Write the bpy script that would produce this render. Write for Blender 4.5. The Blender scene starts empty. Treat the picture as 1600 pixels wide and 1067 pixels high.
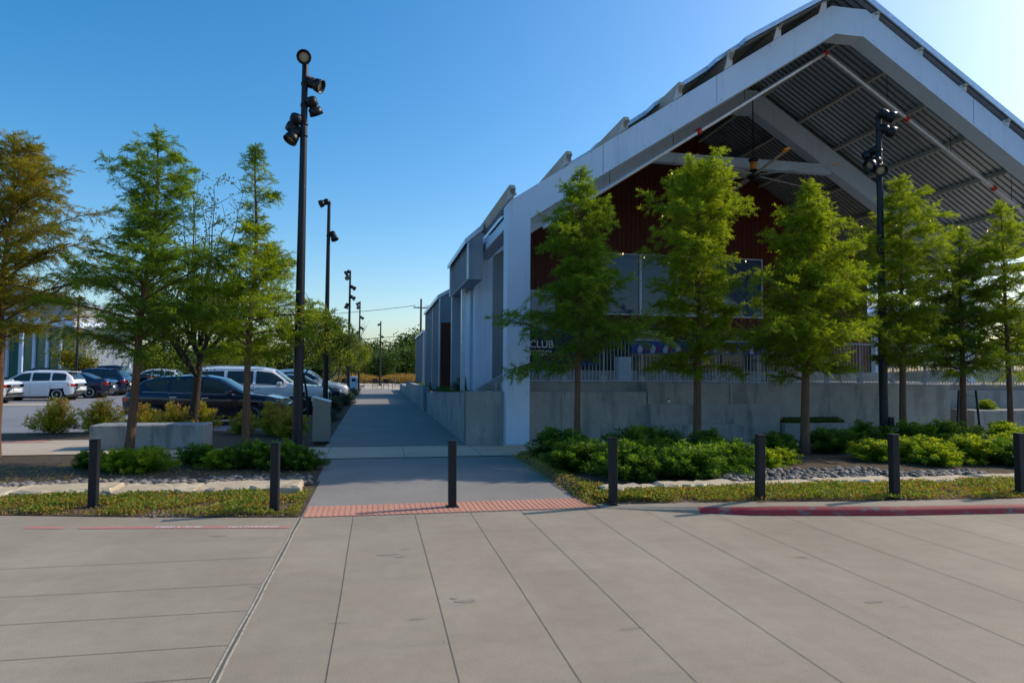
import bpy, math, random
import numpy as np
from mathutils import Vector, Matrix
random.seed(7); rng = np.random.default_rng(7)
scene = bpy.context.scene
R = math.radians

# ---------------------------------------------------------------- camera, sky, sun, exposure
cam_data = bpy.data.cameras.new("camera"); cam = bpy.data.objects.new("camera", cam_data)
scene.collection.objects.link(cam); scene.camera = cam
YAW, PITCH, ROLL = R(11.3), R(2.6), R(0.4)
f = Vector((math.sin(YAW)*math.cos(PITCH), math.cos(YAW)*math.cos(PITCH), math.sin(PITCH)))
r0 = Vector((math.cos(YAW), -math.sin(YAW), 0)); u0 = r0.cross(f)
rr = r0*math.cos(ROLL)+u0*math.sin(ROLL); uu = u0*math.cos(ROLL)-r0*math.sin(ROLL)
M3 = Matrix((rr, uu, -f)).transposed()
cam.matrix_world = Matrix.Translation((0, 0, 1.67)) @ M3.to_4x4()
cam_data.sensor_width = 36; cam_data.lens = 1050/1600*36
cam_data.clip_start = 0.05; cam_data.clip_end = 2000
SUN_EL, SUN_AZ = R(36), R(78)          # azimuth measured clockwise from +Y
world = bpy.data.worlds.new("World"); scene.world = world; world.use_nodes = True
wn = world.node_tree; wn.nodes.clear()
sky = wn.nodes.new('ShaderNodeTexSky'); sky.sky_type = 'NISHITA'; sky.sun_disc = False
sky.sun_elevation = SUN_EL; sky.sun_rotation = SUN_AZ
sky.air_density = 1.0; sky.dust_density = 1.5; sky.ozone_density = 2.2
hs = wn.nodes.new('ShaderNodeHueSaturation'); hs.inputs['Saturation'].default_value = 1.44; hs.inputs['Value'].default_value = 1.30; hs.inputs['Hue'].default_value = 0.495
bg = wn.nodes.new('ShaderNodeBackground'); bg.inputs[1].default_value = 0.15
wo = wn.nodes.new('ShaderNodeOutputWorld')
wn.links.new(sky.outputs[0], hs.inputs['Color']); wn.links.new(hs.outputs[0], bg.inputs[0]); wn.links.new(bg.outputs[0], wo.inputs[0])
sd = bpy.data.lights.new("sun", 'SUN'); sd.energy = 3.7; sd.angle = R(0.5); sd.color = (1.0, 0.89, 0.74)
sun = bpy.data.objects.new("sun", sd); scene.collection.objects.link(sun)
to_sun = Vector((math.sin(SUN_AZ)*math.cos(SUN_EL), math.cos(SUN_AZ)*math.cos(SUN_EL), math.sin(SUN_EL)))
sun.rotation_euler = (-to_sun).to_track_quat('-Z', 'Y').to_euler()
scene.view_settings.view_transform = 'Standard'; scene.view_settings.look = 'None'
scene.view_settings.exposure = 0.0; scene.view_settings.gamma = 1.0

# ---------------------------------------------------------------- helpers
COL = scene.collection
class MB:
    """collects shapes; build() links them as ONE mesh object"""
    def __init__(s): s.v = []; s.f = []; s.sm = []
    def add(s, vs, fs, smooth=False):
        o = len(s.v); s.v += [tuple(p) for p in vs]
        for q in fs: s.f.append([i+o for i in q]); s.sm.append(smooth)
        return s
    def box(s, x0, x1, y0, y1, z0, z1, b=0.0, rz=0, at=(0,0,0)):
        if b <= 0:
            vs = [(x, y, z) for z in (z0, z1) for x, y in ((x0,y0),(x1,y0),(x1,y1),(x0,y1))]
            fs = [(0,3,2,1),(4,5,6,7),(0,1,5,4),(1,2,6,5),(2,3,7,6),(3,0,4,7)]
        else:
            def ring(i, z): return [(x0+i,y0,z),(x1-i,y0,z),(x1,y0+i,z),(x1,y1-i,z),(x1-i,y1,z),(x0+i,y1,z),(x0,y1-i,z),(x0,y0+i,z)]
            def ins(rg): 
                cx, cy = (x0+x1)/2, (y0+y1)/2
                return [(min(max(p[0], x0+b), x1-b), min(max(p[1], y0+b), y1-b), p[2]) for p in rg]
            rings = [[(p[0],p[1],z0) for p in ins(ring(b,z0))], ring(b, z0+b), ring(b, z1-b), ins(ring(b, z1))]
            vs = sum(rings, []); fs = [tuple(range(7,-1,-1))]
            for k in range(3):
                for i in range(8):
                    j = (i+1) % 8; fs.append((k*8+i, k*8+j, (k+1)*8+j, (k+1)*8+i))
            fs.append(tuple(range(24, 32)))
        if rz or at != (0,0,0):
            c, d = math.cos(rz), math.sin(rz)
            vs = [(at[0]+x*c-y*d, at[1]+x*d+y*c, at[2]+z) for x, y, z in vs]
        return s.add(vs, fs)
    def prism(s, poly, axis, a, b):
        """poly: 2D outline (counter-clockwise), extruded along axis from a to b"""
        def P(p, t): return (t, p[0], p[1]) if axis == 'X' else (p[0], t, p[1]) if axis == 'Y' else (p[0], p[1], t)
        n = len(poly); vs = [P(p, a) for p in poly]+[P(p, b) for p in poly]
        fs = [tuple(range(n)), tuple(range(2*n-1, n-1, -1))]+[(i, i+n, (i+1) % n+n, (i+1) % n) for i in range(n)]
        return s.add(vs, fs)
    def tube(s, pts, rad, n=8, caps=True, smooth=True):
        pts = [Vector(p) for p in pts]; rad = rad if hasattr(rad, '__len__') else [rad]*len(pts)
        vs = []; fs = []; prev = None
        for i, p in enumerate(pts):
            t = (pts[min(i+1, len(pts)-1)]-pts[max(i-1, 0)]).normalized()
            a = prev if prev is not None else (Vector((1,0,0)) if abs(t.x) < .8 else Vector((0,1,0)))
            a = (a-t*a.dot(t)).normalized(); prev = a; b = t.cross(a)
            for k in range(n):
                w = 2*math.pi*k/n; vs.append(p+(a*math.cos(w)+b*math.sin(w))*rad[i])
        for i in range(len(pts)-1):
            for k in range(n):
                j = (k+1) % n; fs.append((i*n+k, i*n+j, (i+1)*n+j, (i+1)*n+k))
        s.add(vs, fs, smooth)
        if caps:
            m = (len(pts)-1)*n
            s.add(vs[:n], [tuple(range(n-1,-1,-1))]); s.add(vs[m:m+n], [tuple(range(n))])
        return s
    def lathe(s, prof, at=(0,0,0), d=(0,0,1), n=16):
        """prof: (distance along d, radius)"""
        at = Vector(at); d = Vector(d).normalized()
        pts = [at+d*t for t, r in prof]
        vs = []; fs = []
        a = Vector((1,0,0)) if abs(d.x) < .8 else Vector((0,1,0)); a = (a-d*a.dot(d)).normalized(); b = d.cross(a)
        for (t, r), p in zip(prof, pts):
            for k in range(n):
                w = 2*math.pi*k/n; vs.append(p+(a*math.cos(w)+b*math.sin(w))*max(r, 1e-4))
        for i in range(len(prof)-1):
            for k in range(n):
                j = (k+1) % n; fs.append((i*n+k, i*n+j, (i+1)*n+j, (i+1)*n+k))
        fs.append(tuple(range(n-1,-1,-1))); m = (len(prof)-1)*n; fs.append(tuple(range(m, m+n)))
        return s.add(vs, fs, True)
    def build(s, name, mat, parent=None, base=None):
        me = bpy.data.meshes.new(name)
        vs = s.v if base is None else [(p[0]-base[0], p[1]-base[1], p[2]-base[2]) for p in s.v]
        me.from_pydata(vs, [], s.f); me.polygons.foreach_set('use_smooth', s.sm); me.update()
        me.materials.append(mat)
        o = bpy.data.objects.new(name, me); COL.objects.link(o)
        if parent is not None: o.parent = parent
        elif base is not None: o.location = base
        return o
def fast_mesh(name, V, k, mat, parent=None, loc=None, hue=None):
    """V: (n*k,3) array, faces of k corners each (k=3 or 4)"""
    V = np.ascontiguousarray(V, dtype=np.float32); nf = len(V)//k
    me = bpy.data.meshes.new(name)
    me.vertices.add(len(V)); me.vertices.foreach_set('co', V.ravel())
    me.loops.add(len(V)); me.loops.foreach_set('vertex_index', np.arange(len(V), dtype=np.int32))
    me.polygons.add(nf); me.polygons.foreach_set('loop_start', np.arange(0, len(V), k, dtype=np.int32))
    try: me.polygons.foreach_set('loop_total', np.full(nf, k, dtype=np.int32))
    except Exception: pass
    me.update(calc_edges=True)
    if hue is not None:
        at = me.attributes.new('leaf_tint', 'FLOAT', 'FACE'); at.data.foreach_set('value', np.ascontiguousarray(hue, dtype=np.float32))
    me.materials.append(mat)
    o = bpy.data.objects.new(name, me); COL.objects.link(o)
    if parent is not None: o.parent = parent
    if loc is not None: o.location = loc
    return o
def tag(o, label=None, cat=None, group=None, kind=None):
    if label: o['label'] = label
    if cat: o['category'] = cat
    if group: o['group'] = group
    if kind: o['kind'] = kind
    return o
def empty(name, loc, label, cat, group=None, rz=0, sc=1.0):
    o = bpy.data.objects.new(name, None); COL.objects.link(o); o.empty_display_size = .2
    o.location = loc; o.rotation_euler = (0, 0, rz); o.scale = (sc,)*3 if not hasattr(sc, '__len__') else sc
    return tag(o, label, cat, group)
def copy_tree(o, parent=None):
    c = o.copy(); COL.objects.link(c)
    if parent is not None:
        c.parent = parent
    for ch in list(o.children): copy_tree(ch, c)
    return c
def place(src, used, loc, rz=0, sc=1.0, label=None, group=None):
    o = src if not used else copy_tree(src)
    o.location = loc; o.rotation_euler = (0, 0, rz); o.scale = (sc,)*3 if not hasattr(sc, '__len__') else sc
    if label: o['label'] = label
    if group: o['group'] = group
    return o

# ---------------------------------------------------------------- materials
def mat_new(name):
    m = bpy.data.materials.new(name); m.use_nodes = True; nt = m.node_tree
    return m, nt, nt.nodes['Principled BSDF']
def noise(nt, scale, detail=4, rough=.6, vec=None, stretch=None):
    n = nt.nodes.new('ShaderNodeTexNoise'); n.inputs['Scale'].default_value = scale
    n.inputs['Detail'].default_value = detail; n.inputs['Roughness'].default_value = rough
    g = nt.nodes.new('ShaderNodeTexCoord'); src = g.outputs['Object']
    if stretch:
        mp = nt.nodes.new('ShaderNodeMapping'); mp.inputs['Scale'].default_value = stretch
        nt.links.new(src, mp.inputs[0]); src = mp.outputs[0]
    nt.links.new(src, n.inputs['Vector']); return n
def ramp(nt, fac, stops):
    r = nt.nodes.new('ShaderNodeValToRGB'); e = r.color_ramp.elements
    while len(e) > 1: e.remove(e[-1])
    e[0].position = stops[0][0]; e[0].color = (*stops[0][1], 1)
    for p, c in stops[1:]:
        x = e.new(p); x.color = (*c, 1)
    nt.links.new(fac, r.inputs[0]); return r
def mixc(nt, fac, a, b, mode='MIX'):
    m = nt.nodes.new('ShaderNodeMix'); m.data_type = 'RGBA'; m.blend_type = mode
    for sock, v in ((m.inputs[0], fac), (m.inputs[6], a), (m.inputs[7], b)):
        if hasattr(v, 'is_output'): nt.links.new(v, sock)
        elif isinstance(v, (int, float)): sock.default_value = v
        else: sock.default_value = (*v, 1)
    return m.outputs[2]
def bump(nt, p, h, strength=.3, dist=.01):
    b = nt.nodes.new('ShaderNodeBump'); b.inputs['Strength'].default_value = strength; b.inputs['Distance'].default_value = dist
    nt.links.new(h, b.inputs['Height']); nt.links.new(b.outputs[0], p.inputs['Normal'])
def rough_mat(name, c1, c2, scale=3, rough=.85, fine=60, bs=.25, bd=.006, stain=None, stretch=None, spec=.3):
    m, nt, p = mat_new(name)
    n1 = noise(nt, scale, 6, .65, stretch=stretch); r1 = ramp(nt, n1.outputs[0], [(.3, c1), (.7, c2)])
    n2 = noise(nt, fine, 3, .7); r2 = ramp(nt, n2.outputs[0], [(.25, (.72,)*3), (.5, (1,)*3), (.8, (1.12,)*3)])
    col = mixc(nt, 1.0, r1.outputs[0], r2.outputs[0], 'MULTIPLY')
    if stain:
        n3 = noise(nt, stain[0], 5, .6, stretch=stain[3] if len(stain) > 3 else None); r3 = ramp(nt, n3.outputs[0], [(stain[1], (0,)*3), (stain[1]+.12, (1,)*3)])
        col = mixc(nt, r3.outputs[0], col, mixc(nt, 1.0, col, stain[2], 'MULTIPLY'))
    nt.links.new(col, p.inputs['Base Color']); p.inputs['Roughness'].default_value = rough
    p.inputs['Specular IOR Level'].default_value = spec
    bump(nt, p, n2.outputs[0], bs, bd); return m
def plain(name, c, rough=.5, metal=0, spec=.5, coat=0, var=.12, scale=8, emit=None):
    m, nt, p = mat_new(name)
    n = noise(nt, scale, 4); r = ramp(nt, n.outputs[0], [(.3, tuple(x*(1-var) for x in c)), (.7, tuple(min(1, x*(1+var)) for x in c))])
    nt.links.new(r.outputs[0], p.inputs['Base Color']); p.inputs['Roughness'].default_value = rough
    p.inputs['Metallic'].default_value = metal; p.inputs['Specular IOR Level'].default_value = spec
    p.inputs['Coat Weight'].default_value = coat; p.inputs['Coat Roughness'].default_value = .04
    if emit: p.inputs['Emission Color'].default_value = (*emit[0], 1); p.inputs['Emission Strength'].default_value = emit[1]
    return m
def leaf_mat(name, stops, trans=.45, rough=.55):
    m = bpy.data.materials.new(name); m.use_nodes = True; nt = m.node_tree; nt.nodes.clear()
    at = nt.nodes.new('ShaderNodeAttribute'); at.attribute_name = 'leaf_tint'
    r = ramp(nt, at.outputs['Fac'], stops)
    d = nt.nodes.new('ShaderNodeBsdfPrincipled'); d.inputs['Roughness'].default_value = rough; d.inputs['Specular IOR Level'].default_value = .25
    t = nt.nodes.new('ShaderNodeBsdfTranslucent'); mx = nt.nodes.new('ShaderNodeMixShader'); mx.inputs[0].default_value = trans
    o = nt.nodes.new('ShaderNodeOutputMaterial')
    tc = mixc(nt, 1.0, r.outputs[0], (1.5, 1.42, .5), 'MULTIPLY')
    nt.links.new(r.outputs[0], d.inputs['Base Color']); nt.links.new(tc, t.inputs[0])
    nt.links.new(d.outputs[0], mx.inputs[1]); nt.links.new(t.outputs[0], mx.inputs[2]); nt.links.new(mx.outputs[0], o.inputs[0])
    return m
MT = {}
MT['street'] = rough_mat('street concrete', (.30,.256,.205), (.375,.323,.26), .7, .85, 90, .25, .003, (2.2, .60, (.84,.84,.86), (.25,1.6,1)))
def street_mat():
    m, nt, p = mat_new('street concrete')
    a = ramp(nt, noise(nt, .55, 7, .62).outputs[0], [(.3, (.275,.226,.166)), (.7, (.355,.30,.226))])
    b = ramp(nt, noise(nt, 5.5, 6, .75).outputs[0], [(.32, (.91,.91,.91)), (.55, (1,)*3), (.75, (1.06,)*3)])
    c = ramp(nt, noise(nt, 110, 3, .7).outputs[0], [(.28, (.74,)*3), (.5, (1,)*3), (.78, (1.22,)*3)])
    d = ramp(nt, noise(nt, 1.3, 4, .6, stretch=(.22,1.7,1)).outputs[0], [(.56, (1,)*3), (.68, (.92,.92,.93))])
    e_ = ramp(nt, noise(nt, 2.1, 2, .5, stretch=(.7,1.6,1)).outputs[0], [(.70, (1,)*3), (.74, (.72,.71,.71))])
    v = nt.nodes.new('ShaderNodeTexVoronoi'); v.inputs['Scale'].default_value = 2.6; g = nt.nodes.new('ShaderNodeTexCoord'); nt.links.new(g.outputs['Object'], v.inputs['Vector'])
    f_ = ramp(nt, v.outputs['Distance'], [(.018, (.5,.48,.47)), (.03, (1,)*3)])
    col = a.outputs[0]
    for q in (b, c, d, e_, f_): col = mixc(nt, 1.0, col, q.outputs[0], 'MULTIPLY')
    # slight tone change from slab to slab
    g2 = nt.nodes.new('ShaderNodeTexCoord'); mp = nt.nodes.new('ShaderNodeMapping'); mp.inputs['Scale'].default_value = (1.36,.18,0); mp.inputs['Location'].default_value = (.33,0,0)
    nt.links.new(g2.outputs['Object'], mp.inputs[0]); fl = nt.nodes.new('ShaderNodeVectorMath'); fl.operation = 'FLOOR'; nt.links.new(mp.outputs[0], fl.inputs[0])
    wn = nt.nodes.new('ShaderNodeTexWhiteNoise'); nt.links.new(fl.outputs[0], wn.inputs['Vector'])
    rr2 = ramp(nt, wn.outputs['Value'], [(0, (.95,)*3), (1, (1.04,)*3)]); col = mixc(nt, 1.0, col, rr2.outputs[0], 'MULTIPLY')
    nt.links.new(col, p.inputs['Base Color']); p.inputs['Roughness'].default_value = .85; p.inputs['Specular IOR Level'].default_value = .3
    bump(nt, p, c.inputs[0].links[0].from_socket, .35, .003); return m
MT['street'] = street_mat()
MT['walk'] = rough_mat('walkway concrete', (.225,.205,.18), (.29,.265,.235), .8, .9, 80, .25, .003, (1.6, .58, (.85,.85,.86)))
MT['sidewalk'] = rough_mat('pale sidewalk concrete', (.44,.365,.28), (.52,.44,.34), .9, .9, 80, .2, .003, (1.8, .6, (.88,.87,.86)))
MT['lot'] = rough_mat('parking lot surface', (.19,.19,.20), (.25,.25,.26), .4, .9, 50, .25, .004)
MT['wallc'] = rough_mat('cast concrete', (.27,.265,.245), (.38,.37,.35), 1.6, .85, 40, .25, .004, (2.2, .52, (.72,.73,.73), (1.3,1,.28)))
MT['planterc'] = rough_mat('board formed concrete', (.24,.25,.25), (.33,.34,.34), 2.0, .85, 30, .3, .004, (2.4, .53, (.6,.62,.65), (1.6,1,.3)))
MT['tactile'] = rough_mat('salmon tactile paver', (.50,.235,.16), (.58,.29,.20), 3, .85, 70, .2, .002, (6, .6, (.85,.82,.82)))
MT['soil'] = rough_mat('bark mulch', (.055,.038,.026), (.16,.11,.072), 9, .95, 45, 1.0, .03)
MT['earth'] = rough_mat('dry ground', (.17,.14,.09), (.24,.21,.12), .5, .95, 12, .6, .02)
MT['litter'] = rough_mat('leaf littered soil', (.13,.085,.05), (.26,.17,.09), 14, .95, 60, 1.0, .02)
MT['lime'] = rough_mat('limestone ledge', (.46,.36,.23), (.60,.50,.35), 3.5, .9, 35, .6, .012, (3, .6, (.7,.66,.6)))
MT['joint'] = plain('dark joint', (.125,.11,.092), .95)
MT['jointp'] = plain('pale joint sealant', (.40,.36,.27), .9, var=.3, scale=20)
MT['black'] = plain('black powder coat', (.006,.008,.013), .42, 0, .35)
MT['bollard'] = plain('charcoal bollard paint', (.010,.011,.016), .5, 0, .3, var=.25, scale=14)
MT['steel'] = plain('sky tinted white steel', (.55,.66,.83), .5, 0, .4, var=.05, scale=1.5)
MT['steel'] = rough_mat('sky tinted white steel', (.52,.63,.80), (.57,.68,.84), 1.2, .5, 60, .05, .001, (1.6, .55, (.88,.89,.90), (3.5,3.5,.25)), None, .4)  # steel is white; the blue cast of skylit shade is put into its colour
MT['steelg'] = plain('grey primed steel', (.42,.41,.37), .6, 0, .4, var=.1, scale=2)
MT['galv'] = plain('galvanised deck', (.12,.14,.13), .45, .5, .5, var=.18, scale=2)
MT['trim'] = plain('bright metal trim', (.55,.62,.72), .35, .5, .5)
MT['clad'] = plain('blue grey metal cladding', (.24,.28,.33), .45, .3, .5, var=.08, scale=1)
MT['redwood'] = rough_mat('red brown wood cladding', (.075,.016,.009), (.12,.028,.014), 1.2, .6, 18, .2, .004, None, (9,1,.25))
MT['darkin'] = plain('dark interior', (.02,.02,.022), .8)
MT['pipe'] = plain('galvanised pipe', (.62,.64,.68), .35, .5)
MT['red'] = plain('red fitting', (.55,.03,.02), .5)
MT['orange'] = plain('orange tip', (.75,.28,.02), .5)
MT['bin'] = plain('grey bin panel', (.20,.195,.18), .5, .2, var=.06)
MT['tyre'] = plain('tyre rubber', (.012,.012,.012), .85)
MT['rim'] = plain('alloy rim', (.50,.51,.52), .3, .8, var=.05)
MT['rimd'] = plain('dark alloy rim', (.16,.16,.17), .3, .8)
MT['chrome'] = plain('chrome trim', (.75,.76,.78), .12, 1, var=.02)
MT['trimblk'] = plain('black plastic', (.015,.015,.016), .55)
MT['tail'] = plain('tail light', (.55,.015,.01), .15, 0, .5, 1)
MT['amber'] = plain('amber lamp', (.8,.25,.02), .2, 0, .5, 1)
MT['head'] = plain('headlight lens', (.7,.72,.75), .08, .3, .6, 1)
MT['plate'] = plain('number plate', (.7,.7,.68), .5)
def glass(name, c, rough=.03, metal=.0):
    m, nt, p = mat_new(name); p.inputs['Base Color'].default_value = (*c, 1); p.inputs['Roughness'].default_value = rough
    p.inputs['Specular IOR Level'].default_value = .5; p.inputs['Metallic'].default_value = metal; return m
MT['cglass'] = glass('tinted car glass', (.02,.035,.04))
MT['wglass'] = glass('window glass', (.035,.075,.14), .02, .0)  # blue of the mirrored sky is put into the base colour
MT['gglass'] = glass('green tinted glass', (.05,.16,.12), .05)
MT['lens'] = glass('lamp lens', (.35,.30,.22), .1)
MT['bark'] = rough_mat('cypress bark', (.10,.055,.035), (.20,.11,.07), 5, .95, 40, .9, .02, None, (5,5,.7))
MT['barkd'] = rough_mat('oak bark', (.035,.028,.022), (.08,.06,.045), 5, .95, 30, 1, .03, None, (4,4,1))
G = lambda *s: list(s)
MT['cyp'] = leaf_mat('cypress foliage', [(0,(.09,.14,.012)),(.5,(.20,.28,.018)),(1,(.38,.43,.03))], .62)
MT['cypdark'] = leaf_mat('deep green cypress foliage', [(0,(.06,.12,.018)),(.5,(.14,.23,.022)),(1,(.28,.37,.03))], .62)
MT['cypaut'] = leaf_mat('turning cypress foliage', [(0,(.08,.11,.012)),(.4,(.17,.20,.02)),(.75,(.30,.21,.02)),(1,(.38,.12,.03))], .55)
MT['oakl'] = leaf_mat('oak leaves', [(0,(.04,.07,.012)),(.6,(.10,.15,.02)),(1,(.20,.23,.03))], .45)
MT['yg'] = leaf_mat('yellow green leaves', [(0,(.07,.10,.01)),(.5,(.18,.22,.02)),(1,(.32,.34,.035))], .5)
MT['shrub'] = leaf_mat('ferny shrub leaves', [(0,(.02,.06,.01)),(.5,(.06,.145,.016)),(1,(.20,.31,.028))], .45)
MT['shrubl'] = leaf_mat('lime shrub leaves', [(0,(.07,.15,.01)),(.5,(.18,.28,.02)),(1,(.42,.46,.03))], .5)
MT['brown'] = leaf_mat('drying shrub leaves', [(0,(.14,.18,.015)),(.55,(.34,.33,.035)),(.85,(.46,.32,.09)),(1,(.42,.17,.08))], .45)
MT['sage'] = leaf_mat('sage shrub leaves', [(0,(.05,.08,.06)),(1,(.13,.17,.13))], .3)
MT['bgl'] = leaf_mat('far tree leaves', [(0,(.03,.06,.013)),(.5,(.06,.11,.02)),(1,(.13,.185,.035))], .35)
MT['bgdry'] = leaf_mat('dry grass clumps', [(0,(.22,.12,.03)),(.5,(.38,.24,.08)),(1,(.48,.33,.12))], .4)
MT['gcover'] = leaf_mat('ground cover leaves', [(0,(.09,.14,.015)),(.5,(.20,.25,.03)),(.78,(.30,.31,.05)),(.88,(.38,.17,.07)),(1,(.42,.15,.06))], .4)
MT['grass'] = leaf_mat('grass blades', [(0,(.03,.07,.01)),(1,(.09,.16,.02))], .3)
MT['stem'] = plain('brown stems', (.09,.05,.03), .9)
# red kerb paint with patches worn back to concrete
m, nt, p = mat_new('red kerb paint'); n = noise(nt, 4.2, 12, .82, stretch=(1,.4,2.2))
r = ramp(nt, n.outputs[0], [(.49, (.34,.018,.025)), (.54, (.27,.035,.04)), (.58, (.15,.12,.11)), (.66, (.22,.19,.17)), (.8, (.24,.22,.20))])
nt.links.new(r.outputs[0], p.inputs['Base Color']); p.inputs['Roughness'].default_value = .7; MT['kerbred'] = m
m, nt, p = mat_new('worn red road paint'); n = noise(nt, 7, 8, .8)
r = ramp(nt, n.outputs[0], [(.40, (.50,.15,.12)), (.62, (.42,.25,.21)), (.72, (.34,.30,.27))])
nt.links.new(r.outputs[0], p.inputs['Base Color']); p.inputs['Roughness'].default_value = .8; MT['roadred'] = m
MT['white'] = plain('worn white paint', (.62,.58,.54), .8, var=.2, scale=30)
m, nt, p = mat_new('river stone'); gi = nt.nodes.new('ShaderNodeNewGeometry')
r = ramp(nt, gi.outputs['Random Per Island'], [(0,(.06,.055,.055)),(.3,(.13,.12,.11)),(.55,(.22,.17,.125)),(.8,(.26,.235,.205)),(1,(.17,.10,.07))])
nt.links.new(r.outputs[0], p.inputs['Base Color']); p.inputs['Roughness'].default_value = .75; MT['stone'] = m

# ---------------------------------------------------------------- ground sheets
def sheet(name, poly, z, mat, kind='structure'):
    mb = MB(); mb.add([(x, y, z) for x, y in poly], [tuple(range(len(poly)))])
    return tag(mb.build(name, mat), kind=kind)
def rect(x0, x1, y0, y1): return [(x0,y0),(x1,y0),(x1,y1),(x0,y1)]
sheet('ground', rect(-700,700,-60,900), -.06, MT['earth'])
# street: front edge follows the curved planting strips
left_edge = [(-45,13.5),(-25,12.0),(-14,10.3),(-9,9.55),(-6,9.1),(-4.3,8.75),(-3,8.45),(-2,8.25),(-.82,8.06)]
right_edge = [(2.72,8.02),(3.6,7.62),(4.4,7.30),(6,7.02),(7.7,6.88),(10,6.80),(16,6.75),(45,6.75)]
sheet('street', [(-45,-40),(45,-40)]+right_edge[::-1]+left_edge[::-1], 0, MT['street'])
sheet('planting_soil', left_edge+[(-.82,13.12),(-4.3,13.12),(-4.4,14.5),(-45,14.5)], -.004+.012, MT['soil'])
sheet('planting_soil', [(2.75,8.75),(4.62,8.75),(4.62,7.52),(6,7.36),(10,7.14),(45,7.05),(45,13.12),(2.83,13.12)], .106, MT['soil'])
def soil_front(x): return float(np.interp(x, [2.6,2.75,3.6,4.6], [8.2,8.12,7.78,7.50]))
def soil_z(x, y):
    x = np.asarray(x, float); y = np.asarray(y, float)
    kh = .012+.085*np.clip((x-2.75)/1.9, 0, 1); t = np.clip((y-np.interp(x, [2.6,2.75,3.6,4.6], [8.2,8.12,7.78,7.50]))/.8, 0, 1)
    z = kh+(.107-kh)*t
    return np.where(x < 4.6, z*np.clip((x-2.62)/.14, 0, 1), .107)
mb = MB(); vs = []; fs = []
XX = [2.62,2.7,2.76]+[2.9+.19*i for i in range(10)]; nn = 12
for x in XX:
    y0_ = soil_front(x)
    for j in range(nn):
        y = y0_+(8.78-y0_)*j/(nn-1); vs.append((x, y, float(soil_z(x, y))))
for i in range(len(XX)-1):
    for j in range(nn-1): fs.append((i*nn+j, (i+1)*nn+j, (i+1)*nn+j+1, i*nn+j+1))
mb.add(vs, fs, True); mb.add([(2.76,8.75,.107),(2.83,13.12,.106),(2.70,13.12,.0),(2.62,8.75,.0)], [(0,1,2,3)]); tag(mb.build('planting_soil', MT['litter']), kind='structure')
mb = MB(); mb.add([(-.84,8.03,.004),(2.72,8.0,.004),(2.84,13.14,.012),(-.9,13.14,.012)], [(0,1,2,3)])
tag(mb.build('apron_path', MT['walk']), kind='structure')
sheet('sidewalk', [(-4.3,13.14),(45,13.14),(45,15.12),(-5.8,15.12),(-5.8,17.4),(-45,17.4),(-45,14.5),(-4.4,14.5)], .022, MT['sidewalk'])
sheet('walkway', [(-1.08,15.12),(1.98,15.12),(2.0,62),(-1.4,62)], .026, MT['walk'])
sheet('parking_lot', rect(-60,-2.9,19.6,90), .004, MT['lot'])
sheet('lot_planting', rect(-45,-1.08,15.12,19.6), .010, MT['soil'])
sheet('lot_planting', rect(-2.9,-1.08,19.6,62), .012, MT['soil'])
sheet('plaza', rect(-1.4,30,62,78), .016, MT['sidewalk'])
sheet('road', rect(-60,60,80,92), .02, MT['sidewalk'])
sheet('tactile_paving', rect(-11,-7.3,16.9,17.35), .028, MT['tactile'])
sheet('lot_sidewalk', rect(-60,-15.0,34,36), .012, MT['sidewalk'])
# side parking pavement in sun
mb = MB()
for k in range(9):
    y = 24.4+k*3.05; mb.box(-8.0,-3.0,y,y+.1,.004,.012)
tag(mb.build('parking_stripes', MT['white']), kind='structure')
mb = MB()
for k in range(9):
    y = 34.6+k*3.4; mb.box(-20.5,-15.2,y,y+.1,.004,.012)
tag(mb.build('parking_stripes', MT['white']), kind='structure')
# joints
mb = MB()
def strip(mb, x0, y0, x1, y1, w, z):
    d = Vector((x1-x0, y1-y0)).normalized(); n = Vector((-d.y, d.x))*w/2
    mb.add([(x0+n.x,y0+n.y,z),(x0-n.x,y0-n.y,z),(x1-n.x,y1-n.y,z),(x1+n.x,y1+n.y,z)], [(0,1,2,3)])
def edge_y(x):
    E = left_edge+right_edge
    for (a, ya), (b, yb) in zip(E, E[1:]):
        if a <= x <= b: return ya+(yb-ya)*(x-a)/(b-a)
    return 6.75
JX = [-.24, .46, 1.11, 1.72, 2.5, 3.22, 3.95, 4.7, 5.45, 6.2, 6.95, 7.7, 8.5, 9.3, 10.1]
for x in JX:
    ye = edge_y(x)
    seg = 14
    ys = [ye-(ye+12)*i/seg for i in range(seg+1)]
    xs = [x+random.uniform(-.006,.006) for _ in ys]
    for i in range(seg): strip(mb, xs[i], ys[i]+.004, xs[i+1], ys[i+1], .0045, .0035)
for y in (5.62, 5.02, 4.42, 3.98, 6.4):
    strip(mb, -30, y-.02, -.86, y, .005, .0035)
tag(mb.build('street_joints', MT['joint']), kind='structure')
mb = MB()
for dx in (-.017, .017):
    pts = [(-.83+dx+random.uniform(-.006,.006), 8.06-k*.35) for k in range(60)]
    for a, b in zip(pts, pts[1:]): strip(mb, *a, *b, .014, .0042)
tag(mb.build('joint_sealant', MT['jointp']), kind='structure')
mb = MB(); strip(mb, -.83, 8.05, -.83, -12, .02, .0028); tag(mb.build('street_joints', MT['joint']), kind='structure')
mb = MB()
for k in range(-4, 26):
    x = .55+k*1.5
    strip(mb, x, 13.16, x, 15.1, .012, .0262)
strip(mb, -1.06, 15.13, 1.97, 15.13, .014, .0302); strip(mb, -.9, 13.13, 2.84, 13.13, .016, .0252)
for y in (20, 25, 30, 36, 44, 52): strip(mb, -1.1, y, 1.98, y, .02, .0302)
tag(mb.build('sidewalk_joints', MT['joint']), kind='structure')

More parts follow.
